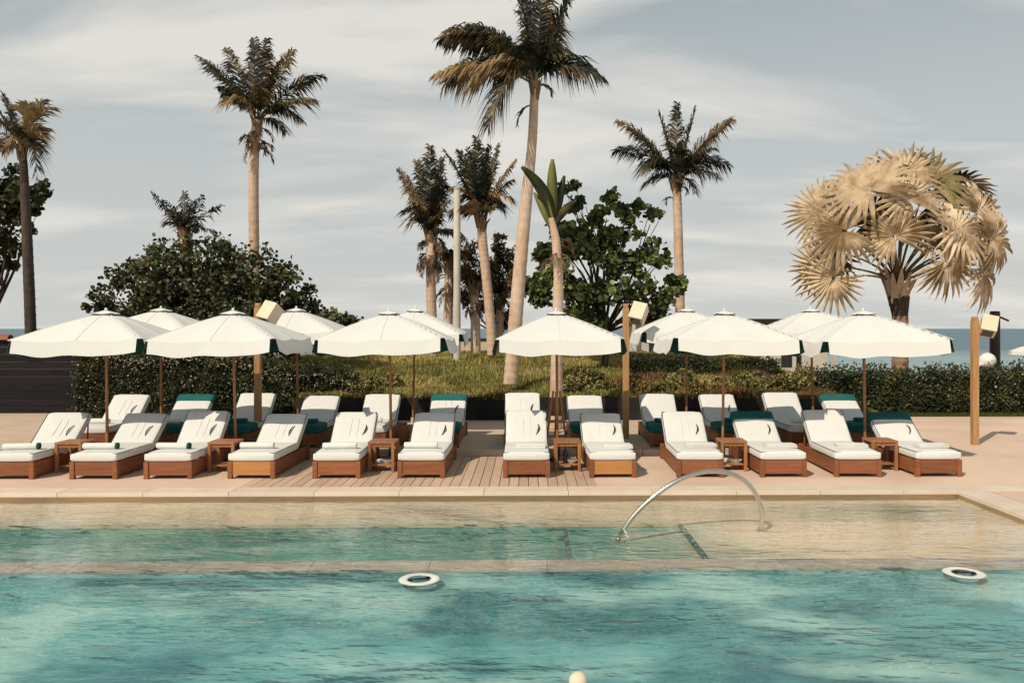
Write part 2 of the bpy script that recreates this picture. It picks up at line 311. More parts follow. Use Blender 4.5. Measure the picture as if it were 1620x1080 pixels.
def pool():
    WZ = -.08
    sea = B(); sea.add([(-4000, 55, -2.5), (4000, 55, -2.5), (4000, 9000, -2.5), (-4000, 9000, -2.5)], [(0, 1, 2, 3)])
    tag(sea.build('sea', MT['sea']), kind='structure')
    # land sheet behind the terrace: mound, then beach running down under the sea
    g = B(); nx, ny = 240, 110; xs = [-60 + 120 * i / nx for i in range(nx + 1)]; ys = [WALL_Y + .08 + 72 * (j / ny) ** 1.8 for j in range(ny + 1)]
    g.add([(x, y, mound_z(x, y)) for y in ys for x in xs], [(j * (nx + 1) + i, j * (nx + 1) + i + 1, (j + 1) * (nx + 1) + i + 1, (j + 1) * (nx + 1) + i) for j in range(ny) for i in range(nx)])
    tag(g.build('planted_mound', MT['soil'], smooth=True), kind='structure')
    X0, X1 = -13.0, 6.2
    # paving around the pool (four sheets, each its own slab in one object)
    p = B()
    p.box(-40, -4.22, 11.98, 19.7, -.6, 0); p.box(1.02, 40, 11.98, 23.2, -.6, 0)
    p.box(-4.22, 1.02, 11.98, 19.7, -.6, -.045)
    p.box(X1 + .42, 40, -8, 11.98, -.6, 0); p.box(-40, X0 - .3, -8, 11.98, -.6, 0)
    p.box(-40, 40, -14, -8, -.6, 0)
    tag(p.build('pool_terrace_paving', MT['paving']), kind='structure')
    deck = tag(empty('timber_deck', (0, 0, 0)), kind='structure')
    w = .146; n = 36
    proto = bx(-w / 2 + .005, w / 2 - .005, 11.985, 14.845, -.04, .002, bev=.003).mesh('board')
    for i in range(n):
        o = link('board', proto, MT['board'], deck, (-4.22 + w * (i + .5), 0, rnd.uniform(-.001, .001)))
    # raised upper terrace with a stone step in front
    t = B(); t.box(-40, 6.9, 14.98, 21.9, -.3, .12); tag(t.build('upper_terrace', MT['terrace']), kind='structure')
    st = tag(empty('terrace_step', (0, 0, 0)), kind='structure')
    L = 1.2; pm = bx(.004, L - .004, 14.85, 14.98, -.02, .123, bev=.008).mesh('step_stone')
    for i in range(17): link('step_stone', pm, MT['riser'], st, (6.9 - L * (i + 1), 0, 0))
    # coping
    cp = tag(empty('pool_coping', (0, 0, 0)), kind='structure')
    L = 1.2; cm = bx(.003, L - .003, 11.57, 11.972, -.045, .012, bev=.006).mesh('coping_stone')
    k = 0; x = X1 - L + .38
    while x > X0 - .5: link('coping_stone', cm, MT['coping'], cp, (x, 0, 0)); x -= L
    cm2 = bx(X1 + .38, X1 + .80, 0, 0 + L, -.045, .010, bev=.006).mesh('coping_end')
    for i in range(7): link('coping_stone', bx(.003, L - .003, 11.57, 11.972, -.045, .012, bev=.006).mesh('coping_stone') if i == 0 else cm, MT['coping'], cp, (X1 + .38 + L * i, 0, 0))
    cs = bx(X1 - .05, X1 + .37, .003, L - .003, -.045, .012, bev=.006).mesh('coping_stone_side')
    for i in range(14): link('coping_stone', cs, MT['coping'], cp, (0, 11.565 - L * (i + 1), 0))
    # basin walls and floors
    b = B()
    b.box(X0 - .3, X1 + .42, 11.66, 11.98, -1.8, -.05); b.box(X1, X1 + .42, -8, 11.66, -1.8, -.05)
    b.box(X0 - .3, X0, -8, 11.66, -1.8, -.05)
    b.box(X0, X1, 10.33, 11.66, -.19, -.145)         # shallow ledge along the edge
    tag(b.build('pool_ledge', MT['ledge']), kind='structure')
    b = B(); b.box(X0, .50, 8.52, 10.33, -1.8, -.36); b.box(X0, X1, 10.335, 11.66, -1.8, -.192); b.box(1.955, X1, 8.52, 10.33, -1.8, -.192)
    tag(b.build('pool_step_floor', MT['pool_g']), kind='structure')
    sh = bx(.50, 1.95, 8.52, 10.33, -1.8, -.25); sh.box(1.951, X1, 8.52, 10.33, -.19, -.147)
    tag(sh.build('pool_shelf', MT['shelf']), kind='structure')
    b = B(); fl = [(-8.0, -.95), (3.0, -.95)] + [(3.0 + 5.17 * k / 16, -.95 + .80 * smooth(0, 1, k / 16)) for k in range(1, 17)]
    b.loft([[(X0, y, z), (X1, y, z), (X1, y, z - 1), (X0, y, z - 1)] for y, z in fl]); b.box(X0 - .3, X1 + .4, -8.3, -8.0, -1.8, -.0)
    tag(b.build('pool_floor', MT['pool_b']), kind='structure')
    for xx, zz in ((1.95, -.147), (.50, -.25)):
        tag(bx(xx - .045, xx + .005, 8.55, 10.31, zz - .03, zz + .006, bev=.004).build('step_nosing', MT['mosaic']),
            'dark mosaic nosing strip on the submerged step ' + ('under the handrail' if xx > 1 else 'left of the handrail'), 'step nosing', 'submerged step nosings')
    dw = tag(empty('pool_divider_wall', (0, 8.34, -1.4)), 'low beige stone wall crossing the whole pool at water level', 'wall')
    bx(X0, X1, -.165, .165, .2, 1.284).build('wall_core', MT['pool_b'], dw)
    L = 1.2; dm = bx(.002, L - .002, -.165, .165, 1.285, 1.3185, bev=.006).mesh('cap_stone')
    for i in range(16): link('cap_stone', dm, MT['riser'], dw, (X1 - L * (i + 1), 0, 0))
    wtr = B(); wtr.add([(X0, -8, WZ), (X1, -8, WZ), (X1, 11.66, WZ), (X0, 11.66, WZ)], [(0, 1, 2, 3)])
    tag(wtr.build('pool_water', MT['water']), kind='structure')
    # lawn strip by the right hedge
    g = B(); g.box(7.2, 40, 21.3, 25, -.2, .02); tag(g.build('lawn_strip', MT['lawn']), kind='structure')
pool()

def walls():
    w = tag(empty('retaining_wall', (0, WALL_Y, .12)), 'low dark retaining wall behind the back row of loungers', 'wall')
    L = .8; pm = bx(.003, L - .003, 0, .3, 0, .27, bev=.01).mesh('block')
    for r_ in range(2):
        x = -5.2 - (.4 if r_ else 0)
        while x < 7.0: link('block', pm, MT['darkwall'], w, (x, 0, .27 * r_ + .003 * r_)); x += L
    f = PY(133, 21.4); fx = f.x
    w = tag(empty('dark_timber_wall', (fx, 21.4, .12)), 'tall charcoal timber board wall at the left edge', 'wall')
    h = .191; pm = bx(-14, 0, 0, .05, .003, h - .003, bev=.004).mesh('board')
    for i in range(10): link('board', pm, MT['charcoal'], w, (0, 0, i * h))
    pm = bx(-.1, 0, .05, .13, 0, 1.9).mesh('post')
    for i in range(5): link('post', pm, MT['charcoal'], w, (-2.8 * i, 0, 0))
    e = PY(17, 21.45); rt = tag(empty('tile_capping', (e.x, 21.45, .12 + 1.912)), 'rounded terracotta tile capping on the dark timber wall', 'roof tiles')
    b = B(); rings = []
    for s, r_ in ((0, .118), (-.03, .132), (-.5, .118)):
        rings.append([(s, r_ * 1.15 * cos(a), r_ * 1.1 * sin(a)) for a in [pi * k / 12 for k in range(13)]] + [(s, r_ * cos(a), r_ * .9 * sin(a)) for a in [pi * (12 - k) / 12 for k in range(13)]])
    b.loft(rings); tm = b.mesh('tile', auto=40)
    for i in range(8): link('tile', tm, MT['clay'], rt, (-.46 * i, 0, .004 * (i % 2)))
walls()

# ------------------------------------------------------------------ loungers
FLAT, BACK, ANG, TH, HW = 1.22, .74, R(40), .13, .362
def path(s, z0=.335):
    r = .12; a0 = FLAT - r * ANG / 2
    arc = r * ANG
    if s < a0: return V((0, s, z0)), 0.0
    c = V((0, a0, z0 + r))
    if s < a0 + arc:
        a = (s - a0) / r
        return V((0, a0 + r * sin(a), z0 + r * (1 - cos(a)))), a
    q = s - a0 - arc
    return V((0, a0 + r * sin(ANG) + q * cos(ANG), z0 + r * (1 - cos(ANG)) + q * sin(ANG))), ANG
def pad(s0, s1, hw, th, seed=0, wob=.004, cap=.035, n=100, exp=7):
    b = B(); rings = []; M = 28
    st = [s0 + (s1 - s0) * i / n for i in range(n + 1)]
    extra = [s0 + .008, s0 + .02, s1 - .02, s1 - .008]
    st = sorted(st + extra)
    for s in st:
        e = min(s - s0, s1 - s); k = 1 if e >= cap else sqrt(max(0, 1 - ((cap - e) / cap) ** 2)) * .999 + .001
        c, a = path(s); nrm = V((0, -sin(a), cos(a)))
        w = hw - cap * .55 * (1 - k); t = th / 2 * (k * .45 + .55) if e < cap else th / 2
        if e < 1e-6: t = th / 2 * .5; w = hw - cap * .7
        ring = []
        for j in range(M):
            q = 2 * pi * (j + .5) / M; cc, ss = cos(q), sin(q)
            u = math.copysign(abs(cc) ** (2 / exp), cc); v = math.copysign(abs(ss) ** (2 / exp), ss)
            dz = 0
            if v > .2:
                dz = wob * (mn.noise(V((u * 2.1 + seed * 7, s * 3.2, seed))) * 1.5 + mn.noise(V((u * 5 + seed, s * 2.2, seed + 4))) * .7) + .010 * (1 - u * u) - .011 * (math.exp(-((s - .60) / .016) ** 2) + math.exp(-((s - FLAT) / .018) ** 2) + .7 * math.exp(-((s - FLAT - .50) / .016) ** 2)) * (1 if th < .14 else 0)
            ring.append(c + V((u * w, 0, 0)) + nrm * (v * t + dz))
        rings.append(ring)
    return b.loft(rings)
def lounger_set(angle):
    global ANG, nrm
    ANG = angle
    pads = [pad(0, FLAT + BACK, HW, TH, seed=k + 1, wob=.005).mesh('mattress', smooth=True) for k in range(4)]
    head_shade = pad(FLAT + BACK - .20, FLAT + BACK + .014, HW + .012, TH + .034, seed=3, wob=.003, n=10).mesh('head_shade', smooth=True)  # umbrella shade on the mattress ends, built as thin teal layers
    foot_shade = pad(-.012, .66, HW + .012, TH + .034, seed=5, wob=.003, n=16).mesh('foot_shade', smooth=True)
    def piping_mesh():
        b = B(); pts = []
        ss = [.02 + (FLAT + BACK - .04) * i / 30 for i in range(31)]
        side = lambda sg: [path(s)[0] + V((sg * (HW - .006), 0, 0)) + V((0, -sin(path(s)[1]), cos(path(s)[1]))) * (TH / 2 - .006) for s in ss]
        lft, rgt = side(-1), side(1)
        pts = lft + rgt[::-1] + [lft[0]]
        b.tube(pts, .0055, 6); return b.mesh('piping', smooth=True)
    pipe_me = piping_mesh()
    def strap_mesh(k):
        b = B(); pts = []
        for i in range(9):
            t = i / 8; s = FLAT + .17 + .24 * t; c, a = path(s); n_ = V((0, -sin(a), cos(a)))
            x = .17 + (.07 * t * t - .02 * t if k == 0 else (.03 * t + .03 * sin(t * 3)))
            pts.append(c + V((x, 0, 0)) + n_ * (TH / 2 + .012 + .022 * sin(pi * t)))
        rings = [[p + V((-w_, 0, -.003)), p + V((w_, 0, -.003)), p + V((w_, 0, .003)), p + V((-w_, 0, .003))] for p, w_ in zip(pts, [.004, .007, .010, .012, .012, .011, .009, .007, .004])]
        b.loft(rings); return b.mesh('strap', auto=50)
    straps = [strap_mesh(0), strap_mesh(1)]
    def crease_mesh(x):
        b = B(); pts = []
        for i in range(10):
            t = i / 9; s = FLAT + .14 + .42 * t; c, a = path(s)
            u = x / HW; top = TH / 2 + .010 * (1 - u * u)
            pts.append(c + V((x + .010 * sin(t * 2.4), 0, 0)) + V((0, -sin(a), cos(a))) * (top + .001))
        b.tube(pts, [.001, .003, .004, .004, .004, .004, .004, .003, .003, .001], 5); return b.mesh('stitch_seam', smooth=True)
    seams = [crease_mesh(x) for x in (-.06, .06)]
    LEN = 1.90
    lg = bx(-.035, .035, -.035, .035, 0, .268, bev=.005).mesh('leg')
    fp = B()
    fp.box(-.30, .30, -.012, .012, .055, .262, bev=.004)
    front_me = fp.mesh('front_panel')
    side_b = B(); side_b.box(-.012, .012, .035, LEN - .035, .045, .255, bev=.004); side_me = side_b.mesh('side_panel')
    bk = B(); c0, _ = path(FLAT + .02); c1, _ = path(FLAT + BACK - .03)
    nrm = V((0, -sin(ANG), cos(ANG)))
    def slat(b, s, w=.035):
        c, a = path(s); b.box(-.33, .33, -w, w, -.011, .011, bev=.003, mat=Matrix.Translation(c - nrm * (TH / 2 + .013)) @ Matrix.Rotation(ANG, 4, 'X'))
    slat_me = []
    strut = B(); strut.tube([c1 - nrm * .09, (0, LEN - .1, .25)], .014, 6)
    strut_me = strut.mesh('backrest_strut')
    base_sl = bx(-.335, .335, -.03, .03, .240, .266, bev=.003).mesh('slat')
    for s in (FLAT + .10, FLAT + .28, FLAT + .46, FLAT + .64):
        b = B(); slat(b, s); slat_me.append(b.mesh('back_slat'))
    return dict(pads=pads, head_shade=head_shade, foot_shade=foot_shade, pipe_me=pipe_me, straps=straps, seams=seams, lg=lg, front_me=front_me, side_me=side_me, slat_me=slat_me, strut_me=strut_me, base_sl=base_sl)
LEN = 1.90
SETS = [lounger_set(R(a)) for a in (40, 36.5, 43, 38.5)]
def lounger(px, Y0, z, i, row, label, group, yellow=False, head=None, foot=False, strap=None, dz=0, rz=0):
    p = PY(px, Y0, z)
    r_ = empty('sun_lounger', (p.x, p.y, z), rz, label=label, cat='sun lounger', group=group)
    S_ = SETS[(i * 7 + row) % 4]; pads, head_shade, foot_shade, pipe_me, straps, seams, lg, front_me, side_me, slat_me, strut_me, base_sl = [S_[q] for q in ('pads', 'head_shade', 'foot_shade', 'pipe_me', 'straps', 'seams', 'lg', 'front_me', 'side_me', 'slat_me', 'strut_me', 'base_sl')]
    wood = MT['teak_y'] if yellow else MT['teak']
    def lk(n, me, m, par=r_, loc=None):
        o = link(n, me, None, par, loc)
        if not me.materials: me.materials.append(m)
        o.material_slots[0].link = 'OBJECT'; o.material_slots[0].material = m
        return o
    for sx in (-1, 1):
        for y in (.036, LEN - .036): lk('leg', lg, MT['teak'], r_, (sx * .332, y, 0))
        lk('side_panel', side_me, MT['teak'], r_, (sx * .335, 0, 0))
    lk('front_panel', front_me, wood, r_, (0, .03, 0)); lk('rear_panel', front_me, MT['teak'], r_, (0, LEN - .03, 0))
    for y in (.2, .55, .9): lk('slat', base_sl, MT['teak'], r_, (0, y, 0))
    for me in slat_me: lk('back_slat', me, MT['teak'])
    
    for sx in (-.28, .28): lk('backrest_strut', strut_me, MT['teak'], r_, (sx, 0, 0))
    m = lk('mattress', pads[i % 4], MT['fabric']); lk('piping', pipe_me, MT['piping'], m)
    if strap is not None:
        lk('strap', straps[strap], MT['strap'], m)
        for q in seams: lk('stitch_seam', q, MT['fabric'], m)
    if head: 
        h_ = lk('head_shade', head_shade, MT['teal'], m); h_['label'] = 'umbrella shade built as a teal layer over the head end'
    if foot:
        h_ = lk('foot_shade', foot_shade, MT['teal'], m); h_['label'] = 'umbrella shade built as a teal layer over the foot end'
    return r_
ORD = ['first', 'second', 'third', 'fourth', 'fifth', 'sixth', 'seventh', 'eighth', 'ninth', 'tenth', 'eleventh', 'twelfth']
front = [14, 147, 265, 397, 532, 666, 833, 970, 1108, 1240, 1358, 1486]
FY = 12.68
front_lab = ['white lounger cut off by the left edge of the picture, front row',
 'white lounger in the front row, second from the left', 'white lounger in the front row, third from the left',
 'white lounger with honey coloured foot panel, fourth from the left in front row',
 'white lounger in the front row, left of the two beside the bare deck gap table', 'white lounger just left of the open timber deck gap, front row',
 'white lounger seen straight on, just right of the open timber deck gap', 'white lounger with yellow foot panel left of the pool handrail',
 'white lounger directly behind the pool handrail arch', 'front row white lounger with added teal head shade right of the handrail',
 'white lounger in the front row, second from the right end', 'rightmost front row lounger with added teal head shade']
FL = []
for i, px in enumerate(front):
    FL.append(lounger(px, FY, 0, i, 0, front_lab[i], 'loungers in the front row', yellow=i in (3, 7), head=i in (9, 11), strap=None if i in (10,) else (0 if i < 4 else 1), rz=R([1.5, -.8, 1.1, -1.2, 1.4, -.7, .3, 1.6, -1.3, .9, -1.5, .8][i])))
backtop = [212, 311, 408, 511, 606, 709, 829, 926, 1036, 1133, 1232, 1327]
BY = 15.10
back_lab = ['leftmost white lounger in the back row', 'back row lounger with added teal head shade, second from the left', 'back row lounger half hidden by the left lamp post',
 'back row lounger with added teal foot shade, fourth from the left', 'white back row lounger behind the third front umbrella pole', 'back row lounger with added teal head shade left of the deck gap',
 'back row lounger straight behind the one seen head on', 'back row lounger right of the dark palm trunk, added teal foot shade', 'back row lounger right of the middle lamp post',
 'back row lounger behind the umbrella pole right of the handrail', 'white back row lounger, second from the right end', 'rightmost back row lounger with added teal head shade']
BL = []
for i, px in enumerate(backtop):
    pt = PY(px, BY + 1.78)
    q = (pt.x - 0) ; t = None
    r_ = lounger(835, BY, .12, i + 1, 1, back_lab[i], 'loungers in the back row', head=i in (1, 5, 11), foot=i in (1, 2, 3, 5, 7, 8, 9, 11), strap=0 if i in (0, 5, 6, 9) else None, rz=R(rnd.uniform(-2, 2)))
    r_.location.x = q; BL.append(r_)

# towels
def roll_mesh(L=.54, r=.052):
    b = B(); rings = []
    for x, k in ((-L / 2, .55), (-L / 2 + .004, .86), (-L / 2 + .02, .99), (-L * .25, 1.0), (0, 1.02), (L * .25, 1), (L / 2 - .02, .99), (L / 2 - .004, .86), (L / 2, .55)):
        rings.append([(x, k * r * (1 + .04 * sin(3 * a + x * 5)) * cos(a), r * .94 + k * r * .94 * sin(a)) for a in [2 * pi * j / 20 for j in range(20)]])
    b.loft(rings); return b.mesh('towel_roll', auto=60)
def fold_mesh(L=.50, w=.24, layers=3, th=.019):
    b = B()
    for k in range(layers):
        b.box(-L / 2 + .004 * k, L / 2 - .005 * k, -w / 2 + .003 * k, w / 2 - .004 * k, th * k, th * (k + 1) - .0015, bev=.010)
    return b.mesh('folded_layers', auto=50)
roll_me = roll_mesh(); fold_me = fold_mesh(); fold2_me = fold_mesh(.46, .30, 2, .03)
band = B(); band.loft([[(x, k * cos(a), .0490 + k * .95 * sin(a)) for a in [2 * pi * j / 20 for j in range(20)]] for x, k in ((.236, .0535), (.237, .0570), (.272, .0560), (.2735, .025))]); band_me = band.mesh('band', auto=50)
ltab = ['of the leftmost front lounger', 'of the second front lounger from the left', 'of the third front lounger from the left', 'of the front lounger with honey foot panel', 'of the fifth front lounger from the left',
        'of the front lounger left of the deck gap', 'of the front lounger seen straight on', 'of the front lounger with yellow foot panel', 'of the front lounger behind the handrail', 'of the head shaded front lounger right of handrail',
        'of the second front lounger from the right', 'of the rightmost front lounger']
def towel(lr, i, kind, dx, dy, label, group, teal=False):
    dx += rnd.uniform(-.035, .035); dy += rnd.uniform(-.05, .07)
    m = MT['shaded_towel'] if teal else MT['towel']
    me = {'roll': roll_me, 'fold': fold_me, 'fold2': fold2_me}[kind]
    t = empty('rolled_towel' if kind == 'roll' else 'folded_towel', lr.location + V((dx, dy, .410)), lr.rotation_euler.z + R(rnd.uniform(-6, 6)), label=label, cat='towel', group=group)
    o = link('towel_roll' if kind == 'roll' else 'folded_layers', me, None, t)
    if not me.materials: me.materials.append(m)
    o.material_slots[0].link = 'OBJECT'; o.material_slots[0].material = m
    if kind == 'roll' and i < 3 and not teal: link('band', band_me, MT['shade_lining'], t)
for i, lr in enumerate(FL):
    if i < 6: towel(lr, i, 'roll', -.06, .40, 'rolled white towel on the seat ' + ltab[i], 'towels on the front row')
    else: towel(lr, i, 'fold2' if i in (6, 7) else 'fold', .05 if i == 6 else .10, .46, 'folded white towel on the seat ' + ltab[i], 'towels on the front row')
btab = ['leftmost', 'second', 'third', 'fourth', 'fifth', 'sixth', 'seventh', 'eighth', 'ninth', 'tenth', 'eleventh', 'rightmost']
for i, lr in enumerate(BL):
    tl = i in (2, 3, 5, 7, 8, 9, 11)
    t = towel(lr, 9, 'roll' if i in (0, 1, 4, 6, 10) else 'fold', -.05 if i < 6 else .06, .45 if not tl else .46, ('shade tinted teal towel folded on the seat of the ' if tl else 'pale towel rolled on the seat of the ') + btab[i] + ' back row lounger', 'towels on the back row', teal=tl)
for o in list(scn.objects):
    if o.type == 'EMPTY' and o.name.startswith('folded_towel') and o.get('group') == 'towels on the back row': o.location.z += .022

# ------------------------------------------------------------------ side tables
TW, THT = .43, .49
top_me = bx(-TW / 2, TW / 2, -TW / 2, TW / 2, THT - .035, THT, bev=.006).mesh('table_top')
tl_me = bx(-.024, .024, -.024, .024, 0, THT - .036, bev=.004).mesh('leg')
ts_me = bx(-TW / 2 + .05, TW / 2 - .05, -TW / 2 + .05, TW / 2 - .05, .09, .112, bev=.003).mesh('shelf')
ap_me = bx(-TW / 2 + .05, TW / 2 - .05, -.010, .010, THT - .085, THT - .037, bev=.003).mesh('apron')
tables = [(119, 'leftmost two loungers'), (357, 'third and fourth front loungers'), (607, 'fifth and sixth front loungers'), (897, 'straight-on and yellow panelled loungers'), (1157, 'handrail and head shaded loungers'), (1392, 'rightmost two front loungers')]
TB = []
for k, (px, s) in enumerate(tables):
    p = PY(px, 13.45)
    t = empty('side_table', (p.x, p.y, .0025), R(rnd.uniform(-2, 2)), label='square teak side table between the ' + s, cat='side table', group='teak side tables in the front row')
    link('table_top', top_me, MT['table'], t); link('shelf', ts_me, MT['table'], t)
    for sx in (-1, 1):
        link('apron', ap_me, MT['table'], t, (0, sx * (TW / 2 - .03), 0))
        for sy in (-1, 1): link('leg', tl_me, MT['table'], t, (sx * (TW / 2 - .026), sy * (TW / 2 - .026), 0))
    TB.append(t)
def bottle(t, dx, dy, z, label):
    o = B().lathe([(.0, 0), (.034, 0), (.036, .01), (.036, .17), (.028, .205), (.013, .235), (.012, .285), (.015, .287), (.015, .30), (0, .30)], 16).build('bottle', MT['bottle'], smooth=False, auto=40, loc=t.location + V((dx, dy, z)))
    tag(o, label, 'bottle')
bottle(TB[3], -.03, -.06, .1125, 'dark bottle on the shelf of the table beside yellow panelled lounger')
for k in (2, 3, 4):
    o = B().lathe([(.0, 0), (.05, 0), (.085, .045), (.088, .05), (.080, .05), (.048, .012), (0, .010)], 20).build('bowl', MT['white'], auto=40, loc=TB[k].location + V((.08, -.03, .1125)))
    tag(o, 'small white bowl under the table between the ' + tables[k][1], 'bowl', 'white bowls on table shelves')
    o = bx(-.09, .09, -.06, .06, 0, .05, bev=.012).build('folded_cloth', MT['towel'], loc=TB[k].location + V((-.05 if k != 3 else .06, .08, .1125)))
    tag(o, 'white folded cloth under the table between the ' + tables[k][1], 'cloth', 'folded cloths on table shelves')

# ------------------------------------------------------------------ umbrellas
A, EZ, AZ, DROP = 1.06, 2.13, 2.60, .23
def canopy_pt(u, v, off=0):
    m = max(abs(u), abs(v)); 
    edge = (min(abs(u), abs(v)) / m) if m > 1e-6 else 1
    sag = m * m * (.020 * (1 - edge ** 2) + .030 * sin(pi * edge) ** 2)   # panels hang between the ribs
    z = AZ - (AZ - EZ) * (m ** 1.10) - sag + .045 * m * (1 - m)
    pull = 1 - .022 * m * (1 - edge ** 2)                      # edges drawn in between the corners
    return V((u * A * pull, v * A * pull, z - off))
def grid(off, n=22, lo=0.0):
    b = B(); vs = []; fs = []; ix = {}
    for j in range(n + 1):
        for i in range(n + 1):
            ix[i, j] = len(vs); vs.append(canopy_pt(-1 + 2 * i / n, -1 + 2 * j / n, off))
    for j in range(n):
        for i in range(n): fs.append((ix[i, j], ix[i + 1, j], ix[i + 1, j + 1], ix[i, j + 1]))
    b.add(vs, fs); return b
can_me = grid(0).mesh('canopy', smooth=True); lin_me = grid(.012).mesh('shade_lining', smooth=True)
def valance(side, off=0.0, n=24, seed=0):
    b = B(); vs = []; fs = []
    for i in range(n + 1):
        u = -1 + 2 * i / n
        uu = u * .94
        p = canopy_pt(uu, -1)
        d = DROP * (.93 + .12 * (1 - u * u)) + .008 * sin(u * 9 + seed)
        tuck = .0
        for k in range(5):
            t = k / 4
            bow = .055 * t + .010 * sin(u * 7 + seed) * t * (1 - abs(u) ** 3)
            vs.append(V((p.x, p.y - .006 - bow + off, p.z + .004 - d * t)))
    for i in range(n):
        for k in range(4): fs.append((i * 5 + k, i * 5 + k + 1, (i + 1) * 5 + k + 1, (i + 1) * 5 + k))
    b.add(vs, fs)
    m = Matrix.Rotation(side * pi / 2, 4, 'Z'); b.v = [tuple(m @ V(v)) for v in b.v]
    return b
val_me = [valance(k, 0, seed=k).mesh('valance', smooth=True) for k in range(4)]
vlin_me = [valance(k, .008, seed=k).mesh('valance_shade_lining', smooth=True) for k in range(4)]
def vent():
    b = B(); n = 10; s = .17
    vs = []; fs = []
    for j in range(n + 1):
        for i in range(n + 1):
            u = -1 + 2 * i / n; v = -1 + 2 * j / n; m = max(abs(u), abs(v)); e = min(abs(u), abs(v)) / m if m > 1e-6 else 1
            z = AZ + .045 - .062 * m ** 1.1 - .012 * m * (1 - e * e)
            vs.append(V((u * s, v * s, z)))
    for j in range(n):
        for i in range(n): q = j * (n + 1) + i; fs.append((q, q + 1, q + n + 2, q + n + 1))
    b.add(vs, fs)
    return b.mesh('vent_cap', smooth=True)
vent_me = vent()
vg = B(); 
for k in range(4):
    m = Matrix.Rotation(k * pi / 2, 4, 'Z')
    for dx in (-.09, .09): vg.box(dx - .035, dx + .035, -.165, -.150, AZ - .040, AZ - .022, mat=m)
vg_me = vg.mesh('vent_slot')
fin_me = B().lathe([(0, AZ + .03), (.022, AZ + .035), (.028, AZ + .055), (.018, AZ + .075), (.008, AZ + .085), (0, AZ + .087)], 12).mesh('finial', smooth=True)
rib_me = []
for k in range(8):
    a = k * pi / 4; e = 1 if k % 2 == 0 else 1
    u, v = [(1, 0), (1, 1), (0, 1), (-1, 1), (-1, 0), (-1, -1), (0, -1), (1, -1)][k]
    pts = [canopy_pt(u * t, v * t, .032) for t in (.03, .3, .6, .93)]
    rib_me.append(B().tube(pts, .012, 5).mesh('rib'))
strut2 = []
for k in range(8):
    u, v = [(1, 0), (1, 1), (0, 1), (-1, 1), (-1, 0), (-1, -1), (0, -1), (1, -1)][k]
    strut2.append(B().tube([(u * .05, v * .05, 1.92), canopy_pt(u * .5, v * .5, .05)], .009, 5).mesh('strut'))
hub_me = B().lathe([(.027, 1.87), (.055, 1.88), (.055, 1.96), (.027, 1.97)], 14).mesh('hub', auto=40)
pole_me = B().lathe([(0, .04), (.0245, .04), (.0245, AZ - .02), (0, AZ)], 16).mesh('pole', auto=40)
baseA = B().lathe([(0, 0), (.21, 0), (.23, .015), (.23, .05), (.20, .07), (.06, .085), (.045, .09), (.045, .26), (.03, .27), (0, .27)], 24).mesh('base', auto=35)
baseB = B(); baseB.box(-.17, .17, -.17, .17, 0, .17, bev=.02); baseB.lathe([(0, .17), (.045, .17), (.045, .30), (0, .30)], 14); baseB = baseB.mesh('base', auto=35)
def umbrella(px, y, z, rz, label, group, stone=False):
    p = PY(px, y, z)
    r_ = empty('umbrella', p, rz, label=label, cat='umbrella', group=group)
    link('base', baseB if stone else baseA, MT['stone'] if stone else MT['dark_metal'], r_)
    link('pole', pole_me, MT['pole'], r_)
    c = link('canopy', can_me, MT['canopy'], r_); link('shade_lining', lin_me, MT['shade_lining'], c)
    for k in range(4):
        v = link('valance', val_me[k], MT['canopy'], r_); link('shade_lining', vlin_me[k], MT['shade_lining'], v)
    link('vent_cap', vent_me, MT['canopy'], r_); link('vent_slot', vg_me, MT['strap'], r_); link('finial', fin_me, MT['canopy'], r_); link('hub', hub_me, MT['pole'], r_)
    for k in range(8):
        q = link('rib', rib_me[k], MT['pole'], r_); link('strut', strut2[k], MT['pole'], q)
    for k in range(8): link('seam', seam_me[k], MT['canopy'], c)
    r_.rotation_euler.x = R(rnd.uniform(-1.3, 1.3)); r_.rotation_euler.y = R(rnd.uniform(-1.3, 1.3))
    return r_
seam_me = []
for u, v in ((1, 0), (1, 1), (0, 1), (-1, 1), (-1, 0), (-1, -1), (0, -1), (1, -1)):
    seam_me.append(B().tube([canopy_pt(u * t / 14, v * t / 14, -.001) for t in range(2, 15)], .006, 5).mesh('seam', smooth=True))
fu = [(170, 'leftmost white square umbrella in front, against the charcoal wall'), (373, 'second white umbrella from the left in the front line'), (619, 'third white umbrella from the left in the front line'),
      (882, 'white umbrella in front of the middle palm trunk'), (1143, 'white umbrella above the pool handrail'), (1369, 'rightmost large white umbrella, below the fan palm')]
for k, (px, lab) in enumerate(fu): umbrella(px, 14.38, 0.0025, R([1.5, -1, .5, 1, -.8, -1.2][k]), lab, 'umbrellas in the front line')
bu = [(255, 'white umbrella behind, between the first two front umbrellas'), (472, 'white umbrella behind, between the second and third front umbrellas'), (653, 'white umbrella mostly hidden behind the third front umbrella'),
      (1086, 'white umbrella behind, just right of the middle lamp post'), (1287, 'white umbrella behind, between the two rightmost front umbrellas')]
for k, (px, lab) in enumerate(bu): umbrella(px, 17.5, .12, R([-1, 1, 2, -1, 1][k]), lab, 'umbrellas in the back line', stone=True)

